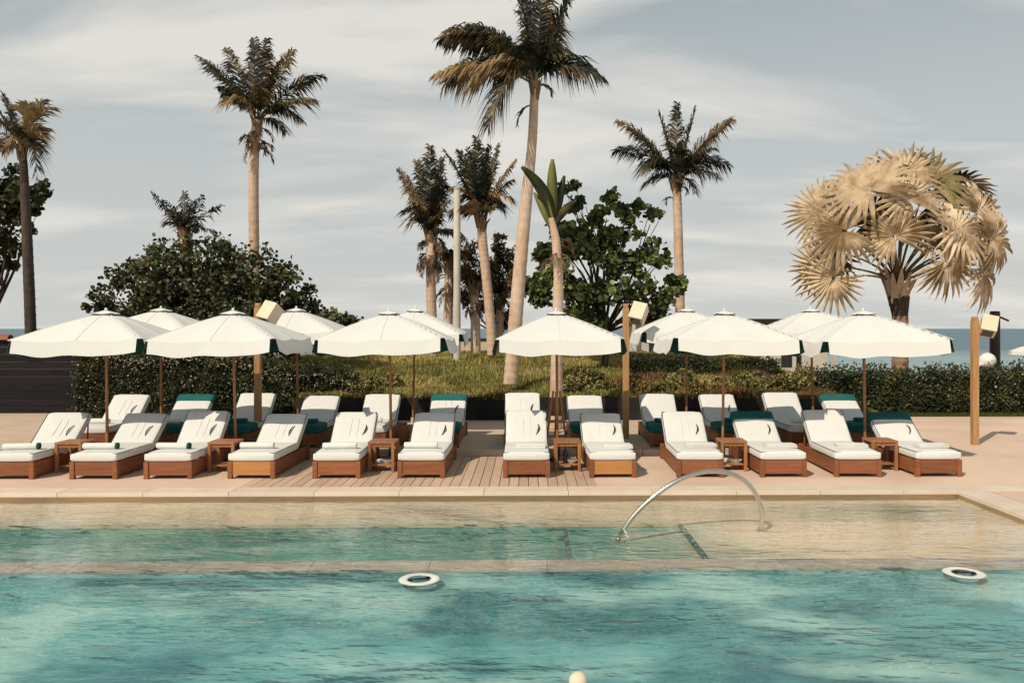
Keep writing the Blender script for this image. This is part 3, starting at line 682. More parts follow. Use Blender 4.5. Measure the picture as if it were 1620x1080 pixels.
# ------------------------------------------------------------------ lamp posts, poles, stand, rail, pool fittings
post_me = bx(-.06, .06, -.06, .06, 0, 2.62, bev=.008).mesh('post')
post_top = bx(-.05, .05, -.05, .05, 2.62, 2.70, bev=.02).mesh('post_cap')
def lamp(px, y, z, label, flip=1, sc=1.0):
    p = PY(px, y, z); r_ = empty('lamp_post', p, 0, label=label, cat='lamp post', group='wooden lamp posts')
    r_.scale = (1, 1, sc)
    link('post', post_me, MT['post'], r_); link('post_cap', post_top, MT['post'], r_)
    m = Matrix.Translation((.25, -.05, 2.50)) @ Matrix.Rotation(R(24), 4, 'Y') @ Matrix.Rotation(R(-24), 4, 'X') @ Matrix.Rotation(R(-24), 4, 'Z')
    lb = bx(-.145, .145, -.15, .15, -.19, .19, bev=.015, mat=m).build('lamp_box', MT['lampbox'], r_)
    bx(-.10, .10, -.11, .11, -.198, -.1895, bev=.002, mat=m).build('lamp_face', MT['glass_dk'], lb)
    B().tube([(.03, 0, 2.44), (.14, -.01, 2.46), (.22, -.02, 2.48)], .022, 8).build('bracket', MT['post'], r_)
lamp(408, 16.0, .12, 'wooden lamp post behind the second front umbrella, boxy lamp on top')
lamp(990, 16.35, .12, 'wooden lamp post with boxy lamp right of the middle palm trunk')
lamp(1542, 16.2, 0, 'wooden lamp post standing alone on the paving at right', sc=.95)

def small_things():
    p = P(1574, 493, 27); r_ = empty('dark_pole', (p.x, p.y, 0), 0, label='dark metal pole with crossbar behind the right hedge', cat='pole')
    B().lathe([(0, -.3), (.17, -.3), (.155, p.z), (.13, p.z + .02), (0, p.z + .02)], 16).build('pole', MT['dark_metal'], r_, auto=40)
    B().tube([(-.46, 0, p.z - .28), (-.2, 0, p.z - .19), (.2, 0, p.z - .19), (.46, 0, p.z - .30)], .035, 8).build('crossbar', MT['dark_metal'], r_)
    # round white lantern on a clay pedestal behind the hedge
    p = P(1562, 575, 23.9); r_ = empty('globe_lantern', (p.x, p.y, 0), 0, label='white globe lantern on a clay pedestal behind the hedge', cat='lantern')
    B().lathe([(0, 0), (.22, 0), (.20, p.z - .25), (.28, p.z - .20), (.28, p.z - .12), (0, p.z - .12)], 16).build('pedestal', MT['clay'], r_, auto=40)
    B().lathe([(.0, p.z - .12)] + [(.24 * sin(a), p.z + .08 - .24 * cos(a)) for a in [pi * k / 12 for k in range(2, 13)]], 20).build('globe', MT['white'], r_, smooth=True)
    bl = B().lathe([(.0, p.z - .12), (.16, p.z - .10), (.19, p.z - .02), (.15, p.z + .06), (0, p.z + .10)], 16); bl.v = [(x - .27, y, z) for x, y, z in bl.v]; bl.build('side_globe', MT['white'], r_, smooth=True)
    # far beach umbrella at the right edge
    p = P(1634, 545, 34); r_ = empty('beach_umbrella', (p.x, p.y, -.6), 0, label='small white beach umbrella cut off by the right edge', cat='umbrella')
    z0 = p.z + .6
    B().lathe([(.02, z0), (.45, z0 - .10), (.88, z0 - .27), (.92, z0 - .42), (.90, z0 - .42), (.86, z0 - .28), (0, z0 - .06)], 8).build('canopy', MT['canopy'], r_)
    B().lathe([(0, 0), (.03, 0), (.03, z0), (0, z0)], 10).build('pole', MT['pole'], r_)
    # wooden easel stand by the palm trunk
    p = PY(880, 15.35, .12); r_ = empty('wooden_stand', p, 0, label='wooden easel stand with small shelf before the dark palm trunk', cat='stand')
    for a, b_ in (((-.20, .0, 0), (-.05, .12, 1.02)), ((.20, .0, 0), (.07, .12, 1.02)), ((0, .42, 0), (0, .14, 1.0))):
        B().tube([a, b_], .022, 6).build('leg', MT['post'], r_)
    bx(-.19, .19, -.10, .12, .44, .475, bev=.005).build('shelf', MT['post'], r_)
    bx(-.185, .185, -.02, .01, .16, .20, bev=.005).build('rail', MT['post'], r_)
    bx(-.14, .14, .095, .115, .55, .90, bev=.004, mat=rotm('X', R(-6), (0, .1, .7))).build('board', MT['teak'], r_)
    # clay jar near the fifth back lounger
    p = PY(637, 15.55, .12)
    o = B().lathe([(0, 0), (.08, 0), (.13, .12), (.14, .22), (.10, .33), (.075, .37), (.095, .41), (.085, .41), (.065, .375), (0, .36)], 20).build('clay_jar', MT['clay'], auto=45, loc=p)
    tag(o, 'small terracotta jar beside a back row lounger left of centre', 'jar')
    # handrail arch
    a = P(1205, 832, 9.95); b_ = P(988, 835, 9.85)
    pts = []
    ctrl = [(1205, 850, 9.98), (1205, 832, 9.98), (1205, 806, 9.97), (1194, 778, 9.96), (1175, 758, 9.95), (1150, 747, 9.94), (1122, 745, 9.92), (1090, 752, 9.90), (1058, 768, 9.88), (1026, 792, 9.86), (1002, 816, 9.84), (988, 835, 9.82), (978, 852, 9.82)]
    cp = [P(*c) for c in ctrl]
    for i in range(len(cp) - 1):
        p0, p1, p2, p3 = cp[max(i - 1, 0)], cp[i], cp[i + 1], cp[min(i + 2, len(cp) - 1)]
        for k in range(6):
            t = k / 6; pts.append(.5 * ((2 * p1) + (p2 - p0) * t + (2 * p0 - 5 * p1 + 4 * p2 - p3) * t * t + (3 * p1 - p0 - 3 * p2 + p3) * t ** 3))
    pts.append(cp[-1])
    r_ = empty('pool_handrail', (a.x, a.y, -.147), 0, label='arched polished steel handrail rising out of the pool', cat='handrail')
    q = V((a.x, a.y, -.147)); pts = [p - q for p in pts]
    B().tube(pts, .029, 14).build('rail', MT['steel'], r_, smooth=True)
    for e in (pts[0], pts[-1]): B().lathe([(0, 0), (.075, 0), (.075, .012), (.036, .03), (.031, .05), (0, .05)], 18, (e.x, e.y, 0 if e.x > -.5 else -.103)).build('flange', MT['steel'], r_, auto=40)
    for e in (pts[0], pts[-1]): B().tube([(e.x, e.y, .02 if e.x > -.5 else -.09), (e.x, e.y, e.z + .02)], .029, 12).build('foot', MT['steel'], r_, smooth=True)
    # two round white skimmer lids at the surface
    for px, py, w in ((663, 915, 'left of centre'), (1525, 905, 'near the right edge')):
        d = 2.41 * F / (py - HY); p = P(px, py, d); p.z = -.0835
        r_ = empty('floating_skimmer', p, R(20 if px < 900 else -15), label='round white floating skimmer ring in the front pool ' + w, cat='skimmer', group='floating skimmers')
        B().lathe([(.115, .0), (.185, -.003), (.20, .0), (.195, .003), (.165, .005), (.12, .004), (.115, .002), (.115, .0)], 36, cap=False).build('ring', MT['white'], r_, auto=50)
        for sx in (-1, 1): B().lathe([(0, 0), (.024, 0), (.024, .012), (0, .014)], 10, (sx * .085, 0, -.002)).build('knob', MT['black'], r_)
        B().tube([(-.09, -.012, .016), (-.05, -.045, .018), (.05, -.045, .018), (.09, -.012, .016)], .007, 6).build('handle', MT['black'], r_)
    d = 5.57; p = P(915, 1083, d); p.z = -.10
    o = B().lathe([(0, -.046)] + [(.066 * sin(a_), -.066 * cos(a_) + .02) for a_ in [pi * k / 12 for k in range(2, 11)]] + [(.02, .083), (.0, .085)], 20).build('pool_float', MT['lampbox'], smooth=True, loc=p)
    tag(o, 'round cream float at the bottom edge of the picture', 'float')
small_things()

# ------------------------------------------------------------------ far buildings
def buildings():
    d = 40; a = P(1000, 506, d); b_ = P(1336, 506, d)
    r_ = empty('beach_pavilion', (a.x, a.y, -.6), 0, label='low beach pavilion with dark flat roof behind the umbrellas', cat='pavilion')
    w = b_.x - a.x; z = a.z + .6
    bx(-.3, w, 0, 5, z - .16, z + .06, bev=.02).build('roof', MT['roof_dk'], r_)
    bx(.3, w - .6, .5, 4.6, 0, z - .17).build('wall', MT['cream_wall'], r_)
    for k in range(6):
        bx(.1 + (w - .5) * k / 5 - .08, .1 + (w - .5) * k / 5 + .08, .05, .21, 0, z - .161, bev=.01).build('column', MT['cream_wall'], r_)
    for k in range(4): bx(.9 + 2.2 * k, 1.9 + 2.2 * k, .46, .52, 1.0, z - .6, bev=.01).build('window', MT['glass_dk'], r_)
    a = P(800, 545, 33); b_ = P(985, 545, 33)
    r_ = empty('garden_wall', (a.x, a.y, 0), 0, label='pale rendered garden wall with piers behind the mound', cat='wall')
    w = b_.x - a.x
    bx(0, w, 0, .25, 0, a.z, bev=.01).build('wall', MT['cream_wall'], r_)
    for k in range(4): bx(w * k / 3 - .14, w * k / 3 + .14, -.06, .31, 0, a.z + .08, bev=.015).build('pier', MT['stone'], r_)
    for k in range(2): bx(w * (k + .45) / 3, w * (k + .45) / 3 + .22, -.02, .05, a.z - .5, a.z - .12, bev=.01).build('opening', MT['glass_dk'], r_)
    a = P(640, 560, 34); b_ = P(800, 560, 34)
    r_ = empty('parapet', (a.x, a.y, .2), 0, label='low cream parapet behind the cluster of palms', cat='wall')
    w = b_.x - a.x
    bx(0, w, 0, .3, 0, 1.62, bev=.01).build('wall', MT['stone'], r_); bx(-.05, w + .05, -.05, .35, 1.62, 1.70, bev=.01).build('coping', MT['darkwall'], r_)
buildings()

# ------------------------------------------------------------------ palms
def bez(a, b, c, t): return a * (1 - t) ** 2 + b * (2 * t * (1 - t)) + c * t * t
def frond(base, tip, bulge, leaf=.5, n=46, rg=rnd, droop=.55, thick=.022, start=.16, roll=0, wid=.035, sweep=.55, ragged=.45):
    """one feather frond as a mesh: a bent midrib and many narrow leaflets"""
    b = B(); base = V(base); tip = V(tip); mid = (base + tip) / 2 + V(bulge)
    N_ = 14; pts = [bez(base, mid, tip, i / N_) for i in range(N_ + 1)]
    b.tube(pts, [thick * (1 - .85 * i / N_) for i in range(N_ + 1)], 5)
    L = (tip - base).length
    for i in range(n):
        t = start + (1 - start) * i / (n - 1)
        p = bez(base, mid, tip, t); tg = (bez(base, mid, tip, min(1, t + .02)) - bez(base, mid, tip, t - .02)).normalized()
        sd = tg.cross(V((0, 0, 1)))
        if sd.length < .15: sd = tg.cross(V((0, 1, 0)))
        sd.normalize(); nn = sd.cross(tg).normalized()
        if roll: sd, nn = sd * cos(roll) + nn * sin(roll), nn * cos(roll) - sd * sin(roll)
        prof = (.45 + .55 * sin(pi * min(1, (t - start) / (1 - start) * .9 + .12))) * (1 - .35 * t)
        for sg in (-1, 1):
            if rg.random() < ragged * .35: continue
            ln = leaf * prof * rg.uniform(1 - ragged, 1 + ragged * .5) * (1 + .3 * mn.noise(V((t * 9, sg * 3, leaf * 50))))
            dr = (sd * sg * (1 - sweep * .55) + tg * (sweep + .35 * t) + nn * rg.uniform(.05, .4)).normalized()
            m1 = p + dr * ln * .5 + V((0, 0, -droop * ln * .12)); e = p + dr * ln * .94 + V((0, 0, -droop * ln * rg.uniform(.45, .8)))
            w = wid * rg.uniform(.7, 1.15)
            ax = (tg * .8 + nn * rg.uniform(-.5, .5)).normalized() * w
            b.add([p - ax * .3, p + ax * .3, m1 - ax * .5, m1 + ax * .5, e], [(0, 1, 3, 2), (2, 3, 4)])
    return b
def trunk_mesh(pts, rads, n=14, seed=0):
    b = B(); out = []; rr = []
    K = 9
    for i in range(len(pts) - 1):
        for k in range(K):
            t = k / K; out.append(V(pts[i]).lerp(V(pts[i + 1]), t)); rr.append(rads[i] + (rads[i + 1] - rads[i]) * t)
    out.append(V(pts[-1])); rr.append(rads[-1])
    # smooth the line, and ring scars
    for _ in range(10):
        out = [out[0]] + [(out[i - 1] + out[i] * 2 + out[i + 1]) / 4 for i in range(1, len(out) - 1)] + [out[-1]]
    fine = []; fr = []
    for i in range(len(out) - 1):
        for k in range(4):
            fine.append(out[i].lerp(out[i + 1], k / 4)); fr.append((rr[i] + (rr[i + 1] - rr[i]) * k / 4) * (1 + (.045 if k == 0 else 0) + .02 * mn.noise(V((seed, i * .7, k * .2)))))
    fine.append(out[-1]); fr.append(rr[-1])
    b.tube(fine, fr, n); return b
def palm(label, d, trunk, widths, fronds, mats, name='palm_tree', tmat='trunk', group='palms behind the terrace', leaf=.55, extra=8, exlen=1.6, dead=0, boots=True, seed=1, droop=.9, wid=.046, n=84, foot=None):
    """trunk: (px, py) from the foot up; fronds: (tip px, tip py, depth offset, upward bulge px)"""
    rg = random.Random(seed)
    pts = [P(x, y, d) for x, y in trunk]
    if foot is not None: pts[0].z = foot
    root = empty(name, pts[0], 0, label=label, cat='palm tree', group=group); o0 = V(pts[0])
    pts = [p - o0 for p in pts]; rad = [w * d / F / 2 for w in widths]
    trunk_mesh(pts, rad, seed=seed).build('trunk', MT[tmat], root, smooth=True)
    top = pts[-1]; rt = rad[-1]
    def fmat(): return MT[rg.choices([m for m, _ in mats], [w for _, w in mats])[0]]
    for k, fr in enumerate(fronds):
        tx, ty, dd, bg = fr[:4]
        tip = P(tx, ty, d + dd) - o0
        bulge = V((0, 0, bg * d / F)) if not isinstance(bg, tuple) else V((bg[0] * d / F, 0, bg[1] * d / F))
        base = top + V((rg.uniform(-1, 1) * rt * .5, rg.uniform(-1, 1) * rt * .5, rg.uniform(-.2, .05)))
        L = (tip - base).length
        frond(base, tip, bulge, leaf * 1.55 * rg.uniform(.8, 1.2), max(24, int(n * min(1.4, L / 1.8))), rg, droop, roll=rg.uniform(-.6, .6), wid=wid).build('frond', MT[fr[4]] if len(fr) > 4 else fmat(), root)
    for k in range(extra):                                     # the fronds that point towards and away from the camera
        a = 2 * pi * k / max(1, extra) + rg.uniform(-.3, .3); el = rg.uniform(.15, 1.2); L = exlen * rg.uniform(.75, 1.1)
        dv = V((cos(a) * cos(el) * .75, sin(a) * cos(el), sin(el)))
        frond(top, top + dv * L - V((0, 0, .25 * L)), V((0, 0, .30 * L)), leaf * 1.35, int(n * .8), rg, droop, roll=rg.uniform(-.6, .6), wid=wid).build('frond', fmat(), root)
    if boots:
        for k in range(9):
            a = 2 * pi * k / 9 + rg.uniform(-.2, .2); z0 = rg.uniform(-.55, -.1)
            q = V((cos(a), sin(a), 0)); w = rt * .55
            s_ = q.cross(V((0, 0, 1))) * w
            b = B(); p0 = top + q * rt * .8 + V((0, 0, z0)); p1 = top + q * rt * 1.35 + V((0, 0, z0 + .30)); p2 = top + q * rt * (1.8 + rg.random()) + V((0, 0, z0 + rg.uniform(.4, .62)))
            th = q * .02
            b.loft([[p0 - s_ + th, p0 + s_ + th, p0 + s_ - th, p0 - s_ - th], [p1 - s_ * .8 + th, p1 + s_ * .8 + th, p1 + s_ * .8 - th, p1 - s_ * .8 - th], [p2 - s_ * .15 + th * .4, p2 + s_ * .15 + th * .4, p2 + s_ * .15 - th * .4, p2 - s_ * .15 - th * .4]])
            b.build('leaf_base', MT['boot'], root)
    for k in range(dead):
        a = 2 * pi * k / dead + rg.uniform(-.3, .3); z0 = rg.uniform(-.9, -.05)
        q = V((cos(a), sin(a), 0)); L = rg.uniform(.35, .75)
        base = top + q * rt * .7 + V((0, 0, z0)); tip = base + q * L * .6 + V((0, 0, -L * rg.uniform(.2, .9)))
        frond(base, tip, q * .12 + V((0, 0, .22)), leaf * .5, 16, rg, .9, wid=wid * 1.2).build('dead_frond', MT['fr_dead'], root)
    return root
DK = [('fr_dark', 5), ('fr_mid', 2), ('fr_sunlit', 1)]
palm('tall leaning coconut palm with its crown cut by the top edge', 20.7, [(808, 608), (816, 500), (830, 340), (842, 230), (845, 165), (846, 128)], [24, 22, 20, 15, 14, 12],
     [(690, 118, -.4, 42, 'fr_sunlit'), (697, 62, .5, 48, 'fr_dark'), (712, 52, .1, 50, 'fr_dark'), (772, 205, -.9, 95, 'fr_dark'), (740, 140, -.6, 70, 'fr_sunlit'), (705, 130, .3, 60, 'fr_mid'),
      (820, -35, .5, 8, 'fr_dark'), (862, -45, 0, 0, 'fr_dark'), (905, -15, -.4, 10, 'fr_dark'), (953, 125, -.3, 48, 'fr_dark'), (925, 112, .7, 45, 'fr_dark'), (880, 30, .9, 10, 'fr_mid'), (750, 40, 1.1, 40, 'fr_dark')],
     DK, seed=3, leaf=.68, extra=3, n=105, droop=1.0, wid=.052, dead=2)
palm('tall palm above the dense round bush at left', 25, [(403, 560), (402, 400), (401, 285), (403, 215), (407, 190)], [17, 16, 15, 15, 12],
     [(318, 92, 0, 20, 'fr_dark'), (330, 110, -.5, 25, 'fr_dark'), (360, 78, .6, 6, 'fr_dark'), (402, 62, 0, 0, 'fr_dark'), (423, 62, .3, 0, 'fr_dark'), (462, 80, -.3, 10, 'fr_sunlit'), (508, 120, .2, 32, 'fr_dark'), (497, 158, -.4, 20, 'fr_mid'),
      (478, 192, -.3, 30, 'fr_dark'), (360, 165, -.7, 40, 'fr_sunlit'), (345, 140, .6, 25, 'fr_dark'), (440, 100, -.8, 8, 'fr_dark')], DK, seed=5, leaf=.56, extra=5, exlen=1.5, dead=16)
palm('short dark palm rising from the left bush', 24.5, [(297, 470), (294, 395), (292, 366)], [17, 17, 14],
     [(240, 304, 0, 6, 'fr_dark'), (262, 318, -.5, 8, 'fr_dark'), (292, 305, .2, 0, 'fr_dark'), (320, 310, -.3, 3, 'fr_dark'), (349, 325, .1, 8, 'fr_dark'), (338, 368, -.4, 22, 'fr_dark'), (275, 330, .5, 0, 'fr_dark'), (306, 320, -.6, 0, 'fr_dark')],
     [('fr_dark', 1)], seed=8, leaf=.40, extra=4, exlen=.8, wid=.05, n=40)
palm('dark leaning palm at the left edge', 24, [(50, 600), (48, 500), (43, 380), (38, 270), (35, 235)], [17, 16, 15, 12, 11],
     [(82, 172, -.3, 38, 'fr_sunlit'), (70, 160, .4, 30, 'fr_dark'), (60, 290, -.5, 80, 'fr_dark'), (70, 215, -.6, 40, 'fr_sunlit'), (-30, 150, 0, 30, 'fr_dark'), (-25, 190, .5, 30, 'fr_dark'), (10, 250, -.5, 60, 'fr_sunlit'), (5, 150, .2, 10, 'fr_mid'), (-20, 260, -.2, 60, 'fr_dark'), (45, 165, 0, 15, 'fr_sunlit')],
     [('fr_dark', 2), ('fr_sunlit', 2)], seed=11, tmat='trunk_dk', leaf=.55, extra=4, exlen=1.2, droop=.7)
palm('shaggy palm left of the bare pole in the cluster', 26, [(684, 575), (683, 500), (681, 425), (683, 375)], [17, 16, 15, 13],
     [(681, 232, 0, 0, 'fr_dark'), (632, 268, -.3, 14, 'fr_sunlit'), (645, 300, .3, 12, 'fr_dark'), (700, 250, .4, 4, 'fr_dark'), (708, 320, -.3, 22, 'fr_sunlit'), (642, 335, -.5, 40, 'fr_dark'), (660, 255, .5, 0, 'fr_mid'), (655, 350, -.2, 40, 'fr_sunlit'), (702, 285, -.6, 10, 'fr_dark')],
     [('fr_dark', 2), ('fr_sunlit', 2)], seed=13, leaf=.55, extra=5, exlen=1.2, dead=26)
palm('upright palm with full crown right of the bare pole', 25, [(779, 562), (774, 480), (764, 390), (761, 345)], [16, 15, 15, 14],
     [(703, 238, -.2, 10, 'fr_dark'), (728, 240, .4, 0, 'fr_dark'), (754, 218, 0, 0, 'fr_dark'), (775, 232, -.4, 0, 'fr_dark'), (790, 228, .3, 0, 'fr_mid'), (815, 255, -.2, 12, 'fr_sunlit'), (806, 315, -.3, 34, 'fr_sunlit'), (712, 300, -.4, 34, 'fr_sunlit'), (795, 335, -.6, 45, 'fr_dark'), (722, 325, .2, 45, 'fr_dark'), (740, 235, -.6, 0, 'fr_dark'), (810, 285, .4, 20, 'fr_dark')],
     DK, seed=17, leaf=.50, extra=6, exlen=1.3)
palm('palm standing behind the right side of the sea grape tree', 28, [(1078, 575), (1075, 460), (1072, 330), (1070, 285)], [17, 15, 14, 13],
     [(980, 192, -.2, 26, 'fr_sunlit'), (975, 238, .2, 30, 'fr_dark'), (1000, 205, -.6, 16, 'fr_dark'), (1042, 178, .5, 0, 'fr_dark'), (1072, 164, 0, 0, 'fr_dark'), (1100, 172, -.3, 0, 'fr_dark'), (1158, 188, 0, 24, 'fr_sunlit'), (1140, 205, .5, 18, 'fr_dark'), (1153, 262, -.3, 40, 'fr_dark'), (1110, 290, -.4, 55, 'fr_dark'), (1015, 275, -.4, 50, 'fr_mid'), (1035, 285, .4, 50, 'fr_dark'), (1130, 235, -.7, 30, 'fr_dark')],
     DK, seed=19, leaf=.62, extra=8, exlen=1.7, dead=4)
for k, (lab, tr, w_, d_) in enumerate([('short shaggy brown palm just left of the bare pole', [(708, 570), (709, 480), (712, 420)], [15, 15, 14], 28), ('short brown palm with a slotted trunk right of the bare pole', [(753, 575), (752, 500), (750, 455)], [16, 15, 14], 27.5),
                                       ('brown palm stub tucked behind the upright palm', [(789, 575), (790, 520), (792, 470)], [13, 13, 12], 28.5)]):
    x, y = tr[-1]
    palm(lab, d_, tr, w_, [(x - 30, y + 10, -.3, 50, 'fr_dead'), (x + 28, y + 5, -.3, 50, 'fr_dead'), (x - 15, y - 40, .2, 0, 'fr_dead'), (x + 18, y - 42, 0, 0, 'fr_dead'), (x - 26, y - 18, .5, 20, 'fr_dark'), (x + 26, y - 22, .5, 20, 'fr_dark')],
         [('fr_dead', 3), ('fr_dark', 1)], seed=23 + k, leaf=.42, extra=7, exlen=.9, dead=14)
# young palm with rolled spear leaves in front of the sea grape
def spear_palm():
    d = 17.9; lab = 'slender palm with upright spear leaves rising behind the fourth front umbrella'
    pts = [P(879, 655, d), P(881, 560, d), P(884, 440, d), P(880, 380, d), P(872, 345, d)]; pts[0].z = .12
    o0 = V(pts[0]); root = empty('palm_tree', o0, 0, label=lab, cat='palm tree', group='palms behind the terrace')
    trunk_mesh([p - o0 for p in pts], [x * d / F / 2 for x in (22, 19, 16, 14, 9)], seed=31).build('trunk', MT['trunk'], root, smooth=True)
    def blade(a, b_, c, w, m, fold=.4):
        b = B(); rows = []
        for i in range(13):
            t = i / 12; p = bez(a, b_, c, t); tg = (bez(a, b_, c, min(1, t + .02)) - bez(a, b_, c, max(0, t - .02))).normalized()
            sd = tg.cross(V((0, 1, 0))).normalized(); w_ = w * (sin(pi * (t * .86 + .08)) ** .8)
            rows.append([p - sd * w_ + V((0, -fold * w_, 0)), p, p + sd * w_ + V((0, -fold * w_, 0)), p + V((0, .008, 0))])
        b.loft(rows); b.build('spear_leaf', MT[m], root, smooth=True)
    Q = lambda x, y, dd=0: P(x, y, d + dd) - o0
    blade(Q(875, 350), Q(868, 300), Q(825, 264, -.3), .13, 'fr_mid')
    blade(Q(876, 350), Q(872, 300), Q(874, 252), .12, 'spear')
    blade(Q(878, 350), Q(882, 320), Q(893, 278, .2), .10, 'fr_mid')
    blade(Q(870, 360), Q(862, 330), Q(845, 305, .2), .09, 'spear')
    blade(Q(880, 355), Q(890, 330), Q(912, 318, -.3), .09, 'fr_dark')
    rg = random.Random(5)
    for k in range(10):
        a = 2 * pi * k / 10; q = V((cos(a), sin(a), 0)); base = Q(882, 395) + q * .07 + V((0, 0, rg.uniform(-.25, .3)))
        frond(base, base + q * .35 + V((0, 0, -rg.uniform(.1, .45))), q * .08 + V((0, 0, .16)), .2, 12, rg, .9).build('dead_frond', MT['fr_dead'], root)
spear_palm()
# bare cut trunk / pole in the cluster
p = P(723, 565, 24.5); q = P(724, 300, 24.5)
r_ = empty('bare_pole', p, 0, label='straight bare cream pole standing among the palm cluster', cat='pole')
B().lathe([(0, -.3), (.115, -.3), (.105, (q.z - p.z) * .5), (.10, q.z - p.z - .02), (.085, q.z - p.z), (0, q.z - p.z)], 16).build('shaft', MT['cream_wall'], r_, auto=40)
B().lathe([(0, 0), (.10, 0), (.112, .02), (.10, .05), (0, .055)], 16, (0, 0, q.z - p.z)).build('cap', MT['cream_wall'], r_, auto=40)

def fan_palm():
    d = 23.5; rg = random.Random(4)
    base = P(1424, 600, d); base.z = -.02; o0 = V(base)
    root = empty('fan_palm', o0, 0, label='big straw coloured fan palm with round crown at right', cat='palm tree', group='palms behind the terrace')
    top = P(1420, 455, d) - o0
    tp = [V((0, 0, 0)), P(1424, 560, d) - o0, P(1424, 500, d) - o0, P(1422, 470, d) - o0, top]
    trunk_mesh(tp[:3], [.24, .22, .22], seed=2).build('trunk', MT['trunk_fan'], root, smooth=True)
    trunk_mesh([tp[2] - V((0, 0, .05)), tp[3], top], [.21, .30, .20], seed=3).build('trunk_neck', MT['trunk_dk'], root, smooth=True)
    for k in range(14):
        a = 2 * pi * k / 14; q_ = V((cos(a), sin(a), 0)); z0 = rg.uniform(-.25, .15); sd = q_.cross(V((0, 0, 1))) * .12
        p0 = top + q_ * .20 + V((0, 0, z0 - .3)); p1 = top + q_ * .33 + V((0, 0, z0 + .1)); p2 = top + q_ * .55 + V((0, 0, z0 + .55)); th = q_ * .02
        B().loft([[p - sd * k_ + th, p + sd * k_ + th, p + sd * k_ - th, p - sd * k_ - th] for p, k_ in ((p0, 1), (p1, .8), (p2, .2))]).build('leaf_base', MT['trunk'], root)
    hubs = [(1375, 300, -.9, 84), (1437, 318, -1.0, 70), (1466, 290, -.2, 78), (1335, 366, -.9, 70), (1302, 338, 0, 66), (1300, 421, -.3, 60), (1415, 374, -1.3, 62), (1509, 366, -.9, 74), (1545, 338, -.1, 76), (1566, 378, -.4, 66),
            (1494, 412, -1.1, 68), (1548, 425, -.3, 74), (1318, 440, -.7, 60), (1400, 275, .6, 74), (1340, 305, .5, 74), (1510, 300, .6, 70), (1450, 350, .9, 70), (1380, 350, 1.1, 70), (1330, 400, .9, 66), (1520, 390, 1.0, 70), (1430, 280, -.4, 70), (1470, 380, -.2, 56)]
    cen = P(1420, 400, d) - o0
    for k, (x, y, dd, r_) in enumerate(hubs):
        hub = P(x, y, d + dd) - o0; Rr = r_ * d / F
        out = (hub - cen); out_n = out.normalized()
        axis = (out_n + V((0, 0, -.15)) * (1 if out.z < .3 else 0)).normalized()
        # hinge the blade so that its face looks outwards and towards the light
        nrm_ = (out_n * .7 + V((rg.uniform(-.55, .25), rg.uniform(-1.2, -.8) if dd < .3 else rg.uniform(-.6, .6), rg.uniform(-.1, .5)))).normalized()
        axis = (axis - nrm_ * axis.dot(nrm_)).normalized(); sd = nrm_.cross(axis)
        b = B(); nb = 26; spread = R(rg.uniform(240, 320))
        for i in range(nb):
            a = -spread / 2 + spread * i / (nb - 1) + rg.uniform(-.02, .02)
            u = axis * cos(a) + sd * sin(a); w_ = u.cross(nrm_)
            ln = Rr * (.80 + .20 * cos(a * .5)) * rg.uniform(.88, 1.06)
            cup = rg.uniform(.2, .5)
            fold = .030 * (1 if i % 2 else -1)
            pr = []
            dip = rg.uniform(.05, .30); bendg = rg.uniform(.0, .10)
            for t, w in ((.04, .010), (.26, .066), (.52, .064), (.80, .038), (1.0, .003)):
                pos = hub + u * (ln * t) + nrm_ * (Rr * (cup * t * (1 - t * .9) - dip * max(0, t - .5) ** 1.5)) + V((0, 0, -bendg * Rr * max(0, t - .45)))
                pr.append((pos, w * Rr / 1.2))
            vs = []; fs = []
            for pos, w in pr: vs += [pos - w_ * w, pos + nrm_ * w * 1.1 * (1 if w > .01 else 0), pos + w_ * w]
            for j in range(4):
                fs += [(3 * j, 3 * j + 1, 3 * j + 4, 3 * j + 3), (3 * j + 1, 3 * j + 2, 3 * j + 5, 3 * j + 4)]
            b.add(vs, fs)
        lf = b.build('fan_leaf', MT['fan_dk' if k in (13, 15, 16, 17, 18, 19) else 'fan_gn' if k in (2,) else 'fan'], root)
        c1 = top + V((0, 0, .15)); m_ = (c1 + hub) / 2 + V((0, 0, .28)) - out_n * .05
        B().tube([bez(c1, m_, hub + axis * .05, t / 8) for t in range(9)], [.045, .04, .036, .032, .028, .026, .024, .02, .012], 6).build('petiole', MT['petiole'], lf)
fan_palm()

# ------------------------------------------------------------------ broadleaf trees, bushes, hedges, ground cover
def leaf_faces(b, p, size, rg, up=.5, cup=.15, k=6, bias=V((-.25, -.5, .4))):
    nn = V((rg.gauss(0, 1), rg.gauss(0, 1), rg.gauss(0, 1))).normalized() + bias * up * 2
    nn.normalize(); a = nn.orthogonal().normalized(); th = rg.uniform(0, 2 * pi); a = a * cos(th) + nn.cross(a) * sin(th); c = nn.cross(a)
    s = size * rg.uniform(.7, 1.2)
    if k == 4: b.add([p, p + a * s * .5 + c * s * .28 + nn * cup * s, p + a * s, p + a * s * .5 - c * s * .28 + nn * cup * s], [(0, 1, 2), (0, 2, 3)])
    else:
        b.add([p, p + a * s * .3 + c * s * .42 + nn * cup * s, p + a * s * .8 + c * s * .36 + nn * cup * s, p + a * s, p + a * s * .8 - c * s * .36 + nn * cup * s, p + a * s * .3 - c * s * .42 + nn * cup * s], [(0, 1, 2, 3), (0, 3, 4, 5)])
